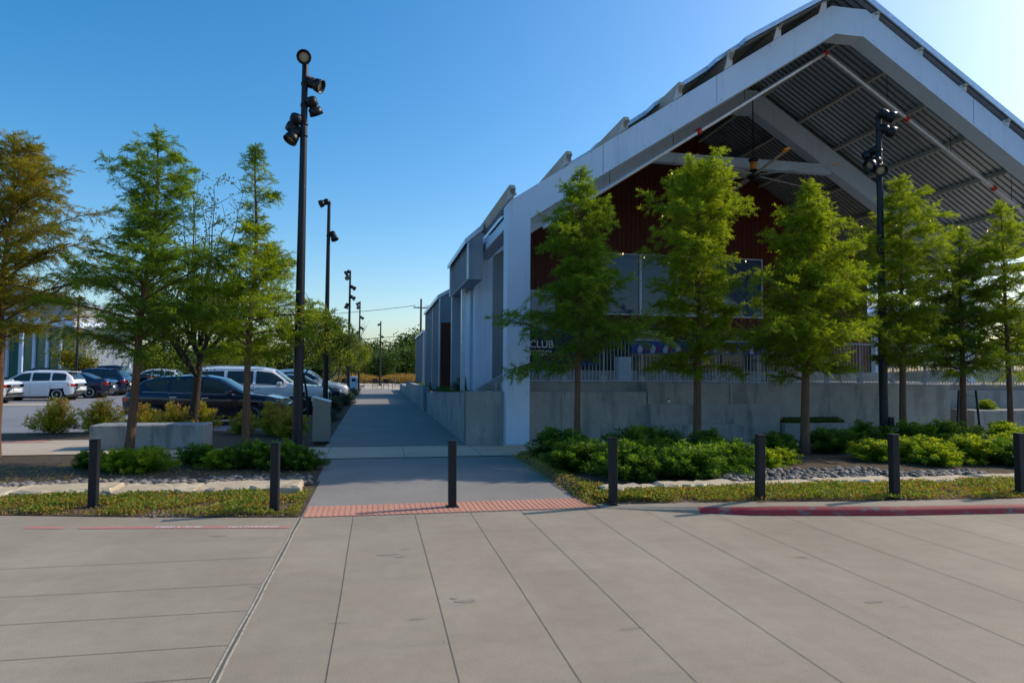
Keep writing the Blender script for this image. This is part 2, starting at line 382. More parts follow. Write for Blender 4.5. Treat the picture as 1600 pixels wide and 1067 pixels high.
# tactile paving: ribs run away from the street
mb = MB()
N = 54
for k in range(N):
    a = k/N; b = (k+.52)/N
    for (s0, s1, z) in ((a, b, .012), (b, (k+1)/N, .008)):
        x0, x1 = -.80+3.48*s0, -.80+3.48*s1
        y0a, y1a = 8.03, 8.62+.02
        mb.add([(x0,y0a,z),(x1,y0a,z),(x1,y1a,z),(x0,y1a,z),(x0,y0a,0),(x1,y0a,0),(x1,y1a,0),(x0,y1a,0)],
               [(0,1,2,3),(0,4,5,1),(1,5,6,2),(2,6,7,3),(3,7,4,0)])
tag(mb.build('tactile_paving', MT['tactile']), kind='structure')

# kerb on the right: rises out of the street, red painted face
def kerb_h(x): return .012+.088*min(1, max(0, (x-2.75)/1.9))
def off(x): # kerb back edge
    t = min(1, max(0, (x-2.7)/2.0)); return edge_y(x)+.02+.34*(.45+.55*t)+(1-t)*.08
xs = [2.73+.12*i for i in range(100)]+[15+3*i for i in range(11)]
mb = MB(); vs = []; fs = []
for x in xs:
    h = kerb_h(x); y = edge_y(x); vs += [(x, y+.05, h), (x, y+.085, h+.004), (x, off(x), h+.006), (x, off(x)+.02, -.02)]
for i in range(len(xs)-1):
    for k in range(3): fs.append((i*4+k, (i+1)*4+k, (i+1)*4+k+1, i*4+k+1))
mb.add(vs, fs, False); tag(mb.build('kerb', MT['street']), kind='structure')
def face(name, lo, hi, mat):
    mb = MB(); vs = []; fs = []; X = [x for x in xs if lo <= x <= hi]
    for x in X:
        h = kerb_h(x); y = edge_y(x); vs += [(x, y-.012, .002), (x, y+.0, h*.55), (x, y+.022, h-.02 if h > .03 else h*.8), (x, y+.05, h)]
    for i in range(len(X)-1):
        for k in range(3): fs.append((i*4+k, (i+1)*4+k, (i+1)*4+k+1, i*4+k+1))
    mb.add(vs, fs, True); return tag(mb.build(name, mat), kind='structure')
face('kerb_face', 2.7, 3.82, MT['street']); face('kerb_face', 3.8, 50, MT['kerbred'])

# worn red stripe with FIRE LANE / NO PARKING lettering, left of the joint
def text_mesh(name, s, size, mat, matrix, ext=.001, parent=None, align='CENTER', bold=0.0, sx=1.0):
    cu = bpy.data.curves.new(name, 'FONT'); cu.body = s; cu.size = size; cu.extrude = ext; cu.align_x = align; cu.align_y = 'CENTER'; cu.offset = bold
    t = bpy.data.objects.new(name+'_curve', cu); COL.objects.link(t)
    dg = bpy.context.evaluated_depsgraph_get(); me = bpy.data.meshes.new_from_object(t.evaluated_get(dg))
    bpy.data.objects.remove(t); me.name = name
    me.transform(matrix @ Matrix.Diagonal((sx,1,1,1))); me.materials.clear(); me.materials.append(mat)
    o = bpy.data.objects.new(name, me); COL.objects.link(o)
    if parent is not None: o.parent = parent
    return o
def stripe_y(x): return edge_y(x)-.50-.05*max(0, -x-2)
mb = MB()
for lo, hi in ((-3.05,-.88),(-3.6,-3.2)):
    X = np.arange(lo, hi+.01, .08)
    for a, b in zip(X, X[1:]):
        mb.add([(a,stripe_y(a)-.05,.004),(b,stripe_y(b)-.05,.004),(b,stripe_y(b)+.05,.004),(a,stripe_y(a)+.05,.004)], [(0,1,2,3)])
tag(mb.build('red_stripe', MT['roadred']), kind='structure')
for s, x0, x1 in (('FIRE LANE', -2.35, -1.72), ('NO PARKING', -1.55, -.98)):
    xm = (x0+x1)/2; ang = math.atan2(stripe_y(x1)-stripe_y(x0), x1-x0)
    o = text_mesh('road_lettering', s, .085, MT['white'], Matrix.Translation((xm, stripe_y(xm), .0065)) @ Matrix.Rotation(ang, 4, 'Z'), .0005, sx=(x1-x0)/(.085*.66*len(s)), bold=.0015)
    tag(o, kind='structure')
def blotch(cx, cy, w, h, seed):
    r = random.Random(seed); n = 22; P = []
    for k in range(n):
        a = 2*math.pi*k/n; q = r.uniform(.45,1.0); P.append((cx+math.cos(a)*w*q, cy+math.sin(a)*h*q))
    tag(sheet('street_stain', P, .0022, MT['stain']), kind='structure')
MT['stain'] = rough_mat('dark street stain', (.20,.17,.14), (.30,.26,.205), 14, .85, 110, .25, .003)
blotch(.12,6.30,.13,.035,1); blotch(.22,6.22,.07,.02,2); blotch(.66,4.95,.10,.045,3); blotch(.58,5.02,.05,.02,4); blotch(3.6,4.4,.09,.03,5); blotch(-2.4,4.7,.12,.04,6)
# ---------------------------------------------------------------- planted strips
def scatter_leaves(n, fx, size, lift=(0,.06), tilt=1.0, flat=.5):
    """small leaf triangles; fx(n)->(x,y,z) arrays"""
    P = fx(n); n = len(P)
    a = rng.uniform(0, 2*np.pi, n); t = rng.normal(0, tilt*.5, n)
    d = np.stack([np.cos(a)*np.cos(t), np.sin(a)*np.cos(t), np.abs(np.sin(t))], 1)
    s = np.cross(d, rng.normal(0, 1, (n,3))); s /= np.linalg.norm(s, axis=1)[:,None]+1e-9
    L = size*rng.uniform(.6, 1.3, n)[:,None]
    P = P+np.stack([np.zeros(n), np.zeros(n), rng.uniform(lift[0], lift[1], n)], 1)
    V = np.stack([P, P+d*L*.5+s*L*flat*.5, P+d*L, P+d*L*.5-s*L*flat*.5], 1).reshape(-1, 3)
    return V
def vnoise(x, y, s, seed=0):
    r = np.random.default_rng(seed); o = np.zeros_like(x)
    for k in range(6):
        w = r.normal(0, 1, 2)*s; o = o+np.sin(x*w[0]+y*w[1]+r.uniform(0, 6.3))
    return o/6
def strip_cover(name, x0, x1, flo, fhi, z, n, seed):
    x = rng.uniform(x0, x1, n*2); t = rng.uniform(0, 1, n*2); y = flo(x)+t*(fhi(x)-flo(x))
    k = vnoise(x, y, 2.6, seed)+.35*vnoise(x, y, 9, seed+1)
    dens = k > -.22+.25*rng.normal(0, 1, n*2)*.6
    x, y, k = x[dens][:n], y[dens][:n], k[dens][:n]
    P = np.stack([x, y, (np.full(len(x), z) if z < .05 else soil_z(x, y)+.004)+np.clip(k+.2,0,.6)*.05], 1)
    V = scatter_leaves(len(P), lambda q: P, .034, (0,.045), 1.2, .6)
    hue = np.clip(.56+.25*rng.normal(0,1,len(P))-.35*k+.35*(rng.uniform(0,1,len(P)) > .9), 0, 1)
    return tag(fast_mesh(name, V, 4, MT['gcover'], hue=hue), kind='stuff')
ley = lambda x: np.interp(x, [a for a, b in left_edge], [b for a, b in left_edge])
strip_cover('ground_cover', -8.5, -.86, lambda x: ley(x)+.04, lambda x: 9.55+0*x+.05*np.abs(x+1), .010, 30000, 3)
koff = lambda x: np.array([off(q) for q in x]) if hasattr(x, '__len__') else off(x)
strip_cover('ground_cover', 2.78, 13.5, lambda x: koff(x)-.01, lambda x: 8.46+.0*x, .110, 40000, 11)
x = rng.uniform(2.62,3.1,1600); y = rng.uniform(8.15,9.1,1600); zz = soil_z(x,y)+.004
V = scatter_leaves(1600, lambda q: np.stack([x,y,zz],1), .034, (0,.03), 1.0, .6); tag(fast_mesh('ground_cover', V, 4, MT['gcover'], hue=rng.uniform(.2,1,1600)), kind='stuff')
x = rng.uniform(2.6,2.95,1500); y = rng.uniform(9.2,13,1500); zz = np.interp(x,[2.6,2.75],[.0,.108])
V = scatter_leaves(1500, lambda q: np.stack([x,y,zz],1), .034, (0,.02), .4, .6); tag(fast_mesh('leaf_litter', V, 4, MT['brown'], hue=rng.uniform(.3,1,1500)), kind='stuff')
# strewn dead leaves and gravel bits
x = rng.uniform(-8,-.9,2500); y = ley(x)+.02+rng.uniform(0,1,2500)**1.6*1.3
V = scatter_leaves(2500, lambda q: np.stack([x,y,np.full(2500,.012)],1), .03, (0,.012), .3, .5)
tag(fast_mesh('leaf_litter', V, 4, MT['brown'], hue=rng.uniform(.5,1,2500)), kind='stuff')
x = rng.uniform(2.8,13,2500); y = koff(x)+.02+rng.uniform(0,1,2500)**1.4*1.3
V = scatter_leaves(2500, lambda q: np.stack([x,y,soil_z(x,y)+.004],1), .03, (0,.012), .3, .5)
tag(fast_mesh('leaf_litter', V, 4, MT['brown'], hue=rng.uniform(.5,1,2500)), kind='stuff')
x = rng.uniform(-8,-.95,3000); y = rng.uniform(10.2,13.0,3000)
V = scatter_leaves(3000, lambda q: np.stack([x,y,np.full(3000,.012)],1), .035, (0,.02), .3, .4)
tag(fast_mesh('leaf_litter', V, 4, MT['brown'], hue=rng.uniform(.4,1,3000)), kind='stuff')

# limestone ledge slabs
def slab(x0, x1, y0, y1, z0, h, seed):
    r = random.Random(seed); n = 12; mb = MB()
    top = []; 
    per = []
    for i in range(n+1): per.append((x0+(x1-x0)*i/n, y0+r.uniform(-.05,.05)))
    for i in range(1, 4): per.append((x1+r.uniform(-.02,.02), y0+(y1-y0)*i/4))
    for i in range(n+1): per.append((x1-(x1-x0)*i/n, y1+r.uniform(-.05,.05)))
    for i in range(1, 4): per.append((x0+r.uniform(-.02,.02), y1-(y1-y0)*i/4))
    cx, cy = (x0+x1)/2, (y0+y1)/2
    def sc(p, d):
        return (p[0]+(d if p[0] < cx else -d)*min(1, abs(p[0]-cx)/(abs(x1-x0)/2)), p[1]+(d if p[1] < cy else -d))
    m = len(per); vs = [(p[0], p[1], z0) for p in per]+[(p[0], p[1], z0+h*.75+r.uniform(-.01,.01)) for p in per]+[(*sc(p,.035), z0+h+r.uniform(-.008,.012)) for p in per]
    fs = [(i, (i+1) % m, (i+1) % m+m, i+m) for i in range(m)]+[(i+m, (i+1) % m+m, (i+1) % m+2*m, i+2*m) for i in range(m)]+[tuple(range(2*m, 3*m))]
    base = (cx, cy, z0); mb.add(vs, fs)
    return mb.build('limestone_slab', MT['lime'], base=base)
X = [-9.4,-7.2,-5.35,-4.62,-3.4,-2.35,-1.0]
lab = ['long pale limestone slab at the far left end of the left stone ledge','pale limestone slab left of the leftmost bollard, in front of the dark mulch','short rough limestone slab just left of the leftmost bollard','pale limestone slab right behind the leftmost bollard','limestone slab midway between the two left bollards, in front of the river stones','pale limestone slab at the right end of the left ledge, beside the ramp']
for i in range(6):
    yy = 9.62+.035*(-X[i]-1)
    tag(slab(X[i]+.012, X[i+1]-.012, yy, yy+.62, .0, .075+.02*(i % 2), i+3), lab[i], 'stone slab', 'limestone slabs edging the planting beds')
X = [2.95,3.75,4.9,6.1,7.4,8.8,10.4,13.0]
lab = ['limestone slab at the left end of the right ledge, touching the ramp','limestone slab behind the bollard just right of the ramp','long limestone slab in front of the dense shrubs right of the ramp','limestone slab behind the second bollard right of the ramp','limestone slab in front of the river stones right of the tall bedded tree','limestone slab behind the third bollard right of the ramp','limestone slab at the far right end of the right ledge']
for i in range(7):
    yy = 8.47+(.0 if i else -.04)-.02*i; tag(slab(X[i]+.012, X[i+1]-.012, yy, yy+.36, .07, .085+.02*(i % 2), i+23), lab[i], 'stone slab', 'limestone slabs edging the planting beds')
# river stones
def ico(r=1):
    import bmesh
    b = bmesh.new(); bmesh.ops.create_icosphere(b, subdivisions=2, radius=1)
    v = np.array([x.co[:] for x in b.verts]); f_ = np.array([[q.index for q in p.verts] for p in b.faces]); b.free(); return v, f_
IV, IF = ico()
def stones(name, n, fx, s0, s1):
    V = []
    P = fx(n)
    for k in range(n):
        s = rng.uniform(s0, s1); sc = np.array([1, rng.uniform(.6,.9), rng.uniform(.4,.6)])*s
        a = rng.uniform(0, 6.3); c, d = math.cos(a), math.sin(a); v = IV*sc*(1+.08*rng.normal(0,1,(len(IV),1))*.3)
        v = np.stack([v[:,0]*c-v[:,1]*d, v[:,0]*d+v[:,1]*c, v[:,2]], 1)+P[k]
        V.append(v[IF].reshape(-1,3))
    V = np.concatenate(V)
    o = fast_mesh(name, V, 3, MT['stone'])
    return o
# smooth stones need shared verts: build with from_pydata
def stones(name, n, fx, s0, s1):
    P = fx(n); vs = []; fs = []
    for k in range(n):
        s = rng.uniform(s0, s1); sc = np.array([1, rng.uniform(.6,.9), rng.uniform(.45,.65)])*s
        a = rng.uniform(0, 6.3); c, d = math.cos(a), math.sin(a); v = IV*sc
        v = v*(1+.12*np.sin(IV@rng.normal(0,1.6,3)))[:,None]
        v = np.stack([v[:,0]*c-v[:,1]*d, v[:,0]*d+v[:,1]*c, v[:,2]], 1)+P[k]
        o = len(vs); vs += v.tolist(); fs += (IF+o).tolist()
    me = bpy.data.meshes.new(name); me.from_pydata(vs, [], fs); me.polygons.foreach_set('use_smooth', [True]*len(fs)); me.materials.append(MT['stone'])
    o = bpy.data.objects.new(name, me); COL.objects.link(o); return tag(o, kind='stuff')
def fs1(n):
    x = rng.uniform(-6.4,-.95,n); y = 10.22+.035*(-x-1)+rng.uniform(0,1,n)**1.4*np.where(x > -4.3, .62, .35); return np.stack([x,y,.03+rng.uniform(0,.04,n)],1)
stones('river_stones', 900, fs1, .03, .07)
def fs2(n):
    x = rng.uniform(4.9,9.4,n); y = 8.88+rng.uniform(0,1,n)**1.3*np.where(x < 8, .95, .40); return np.stack([x,y,.11+rng.uniform(0,.04,n)],1)
stones('river_stones', 1050, fs2, .028, .062)
def fs3(n):
    x = rng.uniform(-6,9,n); y = np.where(x < 0, 8.7, 8.6)+rng.uniform(-.5,.3,n)
    ok = (x < -.9) | (x > 3.2); x, y = x[ok], y[ok]; return np.stack([x,y,np.where(x<0,.012,.110)],1)[:n]
def fs4(n):
    x = np.concatenate([rng.uniform(-2.6,-1.9,n//3), rng.uniform(-1.3,-.9,n//3), rng.uniform(6.4,8.6,n-2*(n//3))])
    y = np.where(x < 0, 8.42, 7.55)+rng.uniform(-.12,.25,n); return np.stack([x,y,np.where(x<0,.012,.110)],1)
stones('gravel', 420, fs4, .008, .022)

# ---------------------------------------------------------------- shrubs
def shrub_mesh(name, mat, n, rx, rz, leaf, seed, feather=True):
    r = np.random.default_rng(seed)
    ns = 90
    az = r.uniform(0, 2*np.pi, ns); el = r.uniform(.15, 1.5, ns); ln = r.uniform(.6, 1.08, ns)
    tips = np.stack([np.cos(az)*np.cos(el)*rx*ln, np.sin(az)*np.cos(el)*rx*ln, np.sin(el)*rz*ln+.02], 1)
    k = r.integers(0, ns, n); t = r.uniform(0, 1, n)**.6
    base = tips[k]*t[:,None]*np.array([1,1,1]); base[:,2] = tips[k][:,2]*(t**.75)
    out = tips[k]/np.linalg.norm(tips[k], axis=1)[:,None]
    side = np.cross(out, r.normal(0,1,(n,3))); side /= np.linalg.norm(side, axis=1)[:,None]
    base = base+side*(r.uniform(0,.2,n)*(1.15-t))[:,None]*rx
    d = out*.6+side*.9+np.array([0,0,.25]); d += r.normal(0,.25,(n,3)); d /= np.linalg.norm(d, axis=1)[:,None]
    w = np.cross(d, r.normal(0,1,(n,3))); w /= np.linalg.norm(w, axis=1)[:,None]
    L = (leaf*r.uniform(.6,1.35,n))[:,None]; W = L*.13
    V = np.stack([base, base+d*L*.45+w*W, base+d*L, base+d*L*.45-w*W], 1).reshape(-1,3)
    V[:,2] = np.maximum(V[:,2], .005)
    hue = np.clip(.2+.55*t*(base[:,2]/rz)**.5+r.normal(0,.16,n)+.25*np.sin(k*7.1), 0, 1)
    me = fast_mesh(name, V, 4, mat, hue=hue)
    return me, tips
def make_shrub(mat, n, rx, rz, leaf, seed, label):
    e = empty('shrub', (0,0,0), label, 'shrub')
    o, tips = shrub_mesh('foliage', mat, n, rx, rz, leaf, seed); o.parent = e
    mb = MB()
    for t in tips[::3]: mb.tube([(0,0,0), tuple(t*.5+np.array([0,0,.03])), tuple(t*.92)], [.008,.005,.003], 4, False)
    mb.build('stems', MT['stem'], e); return e
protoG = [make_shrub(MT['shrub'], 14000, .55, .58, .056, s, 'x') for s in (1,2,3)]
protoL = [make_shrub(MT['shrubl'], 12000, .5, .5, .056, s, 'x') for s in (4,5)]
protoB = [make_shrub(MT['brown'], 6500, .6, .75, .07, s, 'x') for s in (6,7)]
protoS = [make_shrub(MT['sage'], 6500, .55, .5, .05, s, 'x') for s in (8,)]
usedS = {}
def shrub(proto, i, x, y, z, sc, label, group):
    p = proto[i % len(proto)]; u = usedS.get(p.name, False); usedS[p.name] = True
    return place(p, u, (x,y,z), random.uniform(0,6.3), sc, label, group)
gR = 'ferny green shrubs in the right planting bed'
SR = [(3.15,10.9,1.1,0,'dark green ferny shrub at the left front corner of the right bed, beside the ramp'),
(3.75,10.0,1.1,0,'dark ferny shrub behind the bollard just right of the ramp'),
(3.35,12.2,1.1,0,'ferny shrub at the back left corner of the right bed, below the white column'),
(4.55,9.95,1.1,0,'dense dark shrub in the front row just right of the first bollard past the ramp'),
(4.3,11.3,1.3,0,'tall bright-tipped shrub in front of the leftmost tree of the right bed'),
(5.15,12.1,1.15,0,'shrub behind the front row between the two leftmost trees of the right bed'),
(5.4,10.3,1.1,0,'dark rounded shrub left of the river stones in the right bed'),
(6.0,11.5,1.1,0,'ferny shrub in front of the second tree of the right bed'),
(6.3,10.7,.75,1,'small yellow-green shrub left of the second bollard right of the ramp'),
(7.0,11.2,.65,1,'low yellowing shrub behind the second bollard right of the ramp'),
(7.5,11.7,.8,0,'small shrub just left of the big tree standing in mulch'),
(9.0,12.1,1.0,0,'green shrub just right of the big tree standing in mulch'),
(8.9,11.2,.8,1,'yellow-green shrub at the edge of the river stones'),
(9.9,12.3,1.05,0,'green shrub at the foot of the tall lamp post on the right'),
(9.6,11.0,.95,1,'bright lime shrub left of the third bollard right of the ramp'),
(10.9,12.0,1.1,0,'dark green shrub just right of the tall lamp post on the right'),
(10.5,10.8,1.0,1,'bright lime shrub right behind the third bollard right of the ramp'),
(11.9,12.2,1.1,0,'green shrub below the slender tree right of the lamp post'),
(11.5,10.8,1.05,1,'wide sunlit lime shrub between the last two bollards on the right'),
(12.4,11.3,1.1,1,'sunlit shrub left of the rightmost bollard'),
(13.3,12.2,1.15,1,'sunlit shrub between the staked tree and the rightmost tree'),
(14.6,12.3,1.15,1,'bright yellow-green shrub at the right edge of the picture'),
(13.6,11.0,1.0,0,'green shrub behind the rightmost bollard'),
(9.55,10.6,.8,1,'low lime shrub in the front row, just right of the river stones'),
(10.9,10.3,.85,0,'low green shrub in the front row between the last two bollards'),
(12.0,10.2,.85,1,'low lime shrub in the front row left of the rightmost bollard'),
(8.0,12.4,.7,0,'low green shrub behind the big tree standing in mulch')]
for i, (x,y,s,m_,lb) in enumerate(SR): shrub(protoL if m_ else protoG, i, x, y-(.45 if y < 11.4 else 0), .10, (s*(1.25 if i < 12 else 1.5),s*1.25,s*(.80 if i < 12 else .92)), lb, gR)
gL = 'ferny green shrubs in the left planting bed'
SL = [(-4.15,12.1,.8,1,'lime green shrub just right of the leftmost bollard'),(-3.65,12.0,.85,1,'bright yellow-green shrub at the foot of the leaning tree trunk'),
(-3.05,12.7,.7,0,'dark shrub in front of the concrete planter wall'),(-2.55,12.2,.7,1,'small yellowing shrub midway between the two left bollards'),
(-2.1,12.2,.85,0,'green shrub at the foot of the slim tree left of the tall lamp post'),(-1.65,12.1,.9,0,'green shrub behind the bollard left of the ramp'),(-1.2,11.9,.7,0,'ferny shrub at the foot of the nearest tall lamp post'),
(-4.7,12.5,.55,0,'low dark shrub left of the leftmost bollard')]
for i, (x,y,s,m_,lb) in enumerate(SL): shrub(protoL if m_ else protoG, i+1, x, y, .012, (s*1.2,s*1.2,s*.88), lb, gL)
gB = 'autumn coloured shrubs by the parking lot'
SB = [(-8.15,19.4,1.15,'autumn yellow shrub at the left end of the row by the parking lot'),(-7.1,19.5,1.15,'yellow-brown shrub second from the left in the row by the parking lot'),(-6.1,19.6,.95,'golden shrub third from the left, left of the dark car'),(-5.3,19.4,1.0,'golden shrub behind the leaning trunk, in front of the dark car tail'),(-4.6,19.5,1.0,'golden shrub in front of the dark car rear door'),(-3.4,18.6,.8,'dull green-brown shrub behind the end of the planter wall'),(-2.6,18.2,1.1,'dull green shrub right of the slim tree trunk by the dark car'),(-2.1,17.6,1.0,'olive shrub just left of the nearest lamp post, in front of the car bonnet')]
for i, (x,y,s,lb) in enumerate(SB): shrub(protoB, i, x, y, .012, s, lb, gB)
for i, (x,y,s,lb) in enumerate([(-1.75,28.0,1.2,'grey-green sage shrub beside the second lamp post'),(-1.5,33,1.15,'grey-green sage shrub between the second and third lamp posts'),(-1.7,38.5,1.1,'grey-green sage shrub left of the third lamp post'),(-1.5,44,1.1,'grey-green sage shrub beyond the third lamp post'),(-1.5,23.0,.8,'small sage shrub behind the litter bin')]):
    shrub(protoS, 0, x, y, .012, s, lb, 'sage shrubs along the walkway')

# ---------------------------------------------------------------- cypress trees
def cypress(label, base, H, z0, Rm, mat, seed, lean=(0,0), rtrunk=.07, nb=64, dens=1.0, prof=None, group=None, leafL=.105, gap=0):
    r = random.Random(seed); nr = np.random.default_rng(seed)
    e = empty('cypress_tree', base, label, 'tree', group)
    mb = MB()
    def axis(z): 
        t = z/H; return Vector((lean[0]*t+.05*math.sin(z*1.7+seed)*t, lean[1]*t+.05*math.cos(z*1.3+seed)*t, z))
    zs = [H*i/14 for i in range(15)]
    mb.tube([axis(z) for z in zs], [rtrunk*(1.35 if i == 0 else 1)*(1-.93*(z/H)**1.05)+.004 for i, z in enumerate(zs)], 9)
    twb = []; twd = []; twl = []
    prof = prof or [(0,.75),(.12,1),(.4,.85),(.7,.5),(1,.08)]
    px = [a for a, b in prof]; pv = [b for a, b in prof]
    ga = r.uniform(0, 6)
    for i in range(nb):
        t = ((i+.5)/nb)**1.0; z = z0+(H-z0)*t*.985; ga += 2.4+r.uniform(-.5,.5)
        if gap and r.random() < gap: continue
        L = Rm*np.interp(t, px, pv)*(r.uniform(.78, 1.12) if r.random() < .6 else r.uniform(.35,.75))*(1+.32*math.sin(ga*2+seed+t*7))
        el = r.uniform(.12,.72)+t*.35
        p = axis(z); d = Vector((math.cos(ga)*math.cos(el), math.sin(ga)*math.cos(el), math.sin(el)))
        ns = 6; pts = [p]; 
        for k in range(ns):
            d = (d+Vector((r.uniform(-.09,.09), r.uniform(-.09,.09), r.uniform(-.17,.03)))).normalized()
            p = p+d*L/ns; pts.append(p)
        rb = max(.004, rtrunk*.26*(1-t)+.005)
        mb.tube(pts, [rb*(1-.85*k/ns) for k in range(ns+1)], 4, False)
        runs = [(pts, L)]
        if L > .35:
            for q_, s0_ in enumerate((.22,.4,.56,.72)):
                a = min(int(s0_*ns), ns-1); P = pts[a].lerp(pts[a+1], s0_*ns-a); D = (pts[a+1]-pts[a]).normalized()
                S = D.cross(Vector((0,0,1))).normalized()*(1 if (q_+i) % 2 else -1)
                dd = (D*.8+S*r.uniform(.5,1.0)+Vector((0,0,r.uniform(-.25,.45)))).normalized(); l2 = L*r.uniform(.38,.58)*(1.15-s0_)
                sp = [P]
                for k in range(ns): dd = (dd+Vector((0,0,-.05))).normalized(); P = P+dd*l2/ns; sp.append(P)
                mb.tube(sp[::2], [rb*.45,rb*.35,rb*.25,rb*.15], 3, False)
                runs.append((sp, l2))
        for (pts, L), k in [(q, k) for q in runs for k in range(max(4, int(q[1]/.074*dens)+1))]:
            nt_ = max(4, int(L/.074*dens)+1)
            s = .06+.94*(k+r.random())/nt_; q = s*ns; a = min(int(q), ns-1); P = pts[a].lerp(pts[a+1], q-a)
            D = (pts[a+1]-pts[a]).normalized(); S = D.cross(Vector((0,0,1))).normalized()*(1 if k % 2 else -1)
            dd = (D*.6+S*r.uniform(.1,1.0)+Vector((r.uniform(-.3,.3),r.uniform(-.3,.3),r.uniform(-.75,.7)))).normalized()
            tl = (.17+.20*(1-s)*min(1, L/.9))*r.uniform(.6,1.3)
            twb.append(P); twd.append(dd); twl.append(tl)
    # top leader
    for k in range(14):
        P = axis(H*(.93+.07*k/14)); a = r.uniform(0,6.3); twb.append(P); twd.append(Vector((math.cos(a)*.6, math.sin(a)*.6, .8)).normalized()); twl.append(.14)
    mb.build('trunk', MT['bark'], e)
    B = np.array([v[:] for v in twb]); D = np.array([v[:] for v in twd]); Lt = np.array(twl)
    per = 34; n = len(B)*per
    idx = np.repeat(np.arange(len(B)), per); t = np.tile((np.arange(per)+.5)/per, len(B))+nr.uniform(-.03,.03,n)
    droop = -.10*t**2
    P = B[idx]+D[idx]*(Lt[idx]*t)[:,None]; P[:,2] += droop*Lt[idx]*2.0
    side = np.cross(D[idx], np.array([0,0,1.0])); side /= np.linalg.norm(side, axis=1)[:,None]+1e-6
    sg = np.where(np.arange(n) % 2 == 0, 1, -1)[:,None]
    d = D[idx]*.8+side*sg*nr.uniform(.2,.9,n)[:,None]+nr.normal(0,.36,(n,3))+np.array([0,0,-.15]); d /= np.linalg.norm(d, axis=1)[:,None]
    w = np.cross(d, nr.normal(0,1,(n,3))); w /= np.linalg.norm(w, axis=1)[:,None]
    L = (leafL*nr.uniform(.6,1.25,n)*(1-.3*t))[:,None]; W = L*.06
    V = np.stack([P-w*W*.5, P+d*L*.55-w*W, P+d*L, P+d*L*.55+w*W], 1).reshape(-1,3)
    clump = np.sin(idx*.37+seed)*.12
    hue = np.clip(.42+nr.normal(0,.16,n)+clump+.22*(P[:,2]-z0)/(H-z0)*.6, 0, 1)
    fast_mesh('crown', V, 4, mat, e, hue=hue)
    return e
gT = 'young cypress trees in the right planting bed'
wide = [(0,.62),(.10,.85),(.22,.95),(.38,.75),(.48,.5),(.62,.62),(.8,.42),(1,.05)]
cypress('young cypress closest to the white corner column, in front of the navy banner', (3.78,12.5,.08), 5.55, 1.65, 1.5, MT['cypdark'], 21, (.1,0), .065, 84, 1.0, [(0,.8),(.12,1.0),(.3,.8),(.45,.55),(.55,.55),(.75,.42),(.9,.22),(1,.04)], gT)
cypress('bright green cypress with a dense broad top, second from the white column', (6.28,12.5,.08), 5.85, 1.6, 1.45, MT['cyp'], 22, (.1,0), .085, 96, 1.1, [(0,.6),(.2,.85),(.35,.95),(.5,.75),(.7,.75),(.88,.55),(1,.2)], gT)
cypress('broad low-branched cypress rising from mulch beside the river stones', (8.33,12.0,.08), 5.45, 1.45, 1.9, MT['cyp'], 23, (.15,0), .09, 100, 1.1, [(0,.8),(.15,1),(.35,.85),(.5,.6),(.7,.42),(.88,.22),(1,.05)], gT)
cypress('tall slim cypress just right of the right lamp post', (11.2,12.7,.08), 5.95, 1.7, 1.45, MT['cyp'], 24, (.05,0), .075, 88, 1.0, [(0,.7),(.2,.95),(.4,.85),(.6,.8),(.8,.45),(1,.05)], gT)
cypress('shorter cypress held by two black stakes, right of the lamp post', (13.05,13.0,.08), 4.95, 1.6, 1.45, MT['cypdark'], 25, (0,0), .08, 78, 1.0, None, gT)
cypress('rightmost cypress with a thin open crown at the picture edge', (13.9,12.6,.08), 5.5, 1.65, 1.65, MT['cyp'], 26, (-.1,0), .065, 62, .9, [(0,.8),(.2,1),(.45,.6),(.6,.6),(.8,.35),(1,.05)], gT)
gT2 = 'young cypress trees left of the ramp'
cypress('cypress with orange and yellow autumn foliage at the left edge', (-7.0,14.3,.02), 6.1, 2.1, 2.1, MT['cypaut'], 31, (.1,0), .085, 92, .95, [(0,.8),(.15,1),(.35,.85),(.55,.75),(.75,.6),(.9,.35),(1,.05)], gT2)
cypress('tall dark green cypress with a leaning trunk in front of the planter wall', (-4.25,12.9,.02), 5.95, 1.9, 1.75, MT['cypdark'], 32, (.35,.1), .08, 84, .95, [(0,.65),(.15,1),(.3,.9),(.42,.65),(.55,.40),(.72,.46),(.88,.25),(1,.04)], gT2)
cypress('slim spire-topped cypress just left of the nearest lamp post', (-2.33,12.9,.02), 5.75, 1.85, 1.4, MT['cyp'], 33, (.12,0), .07, 74, .95, [(0,.8),(.2,1),(.38,.9),(.5,.5),(.62,.22),(.8,.24),(1,.03)], gT2)

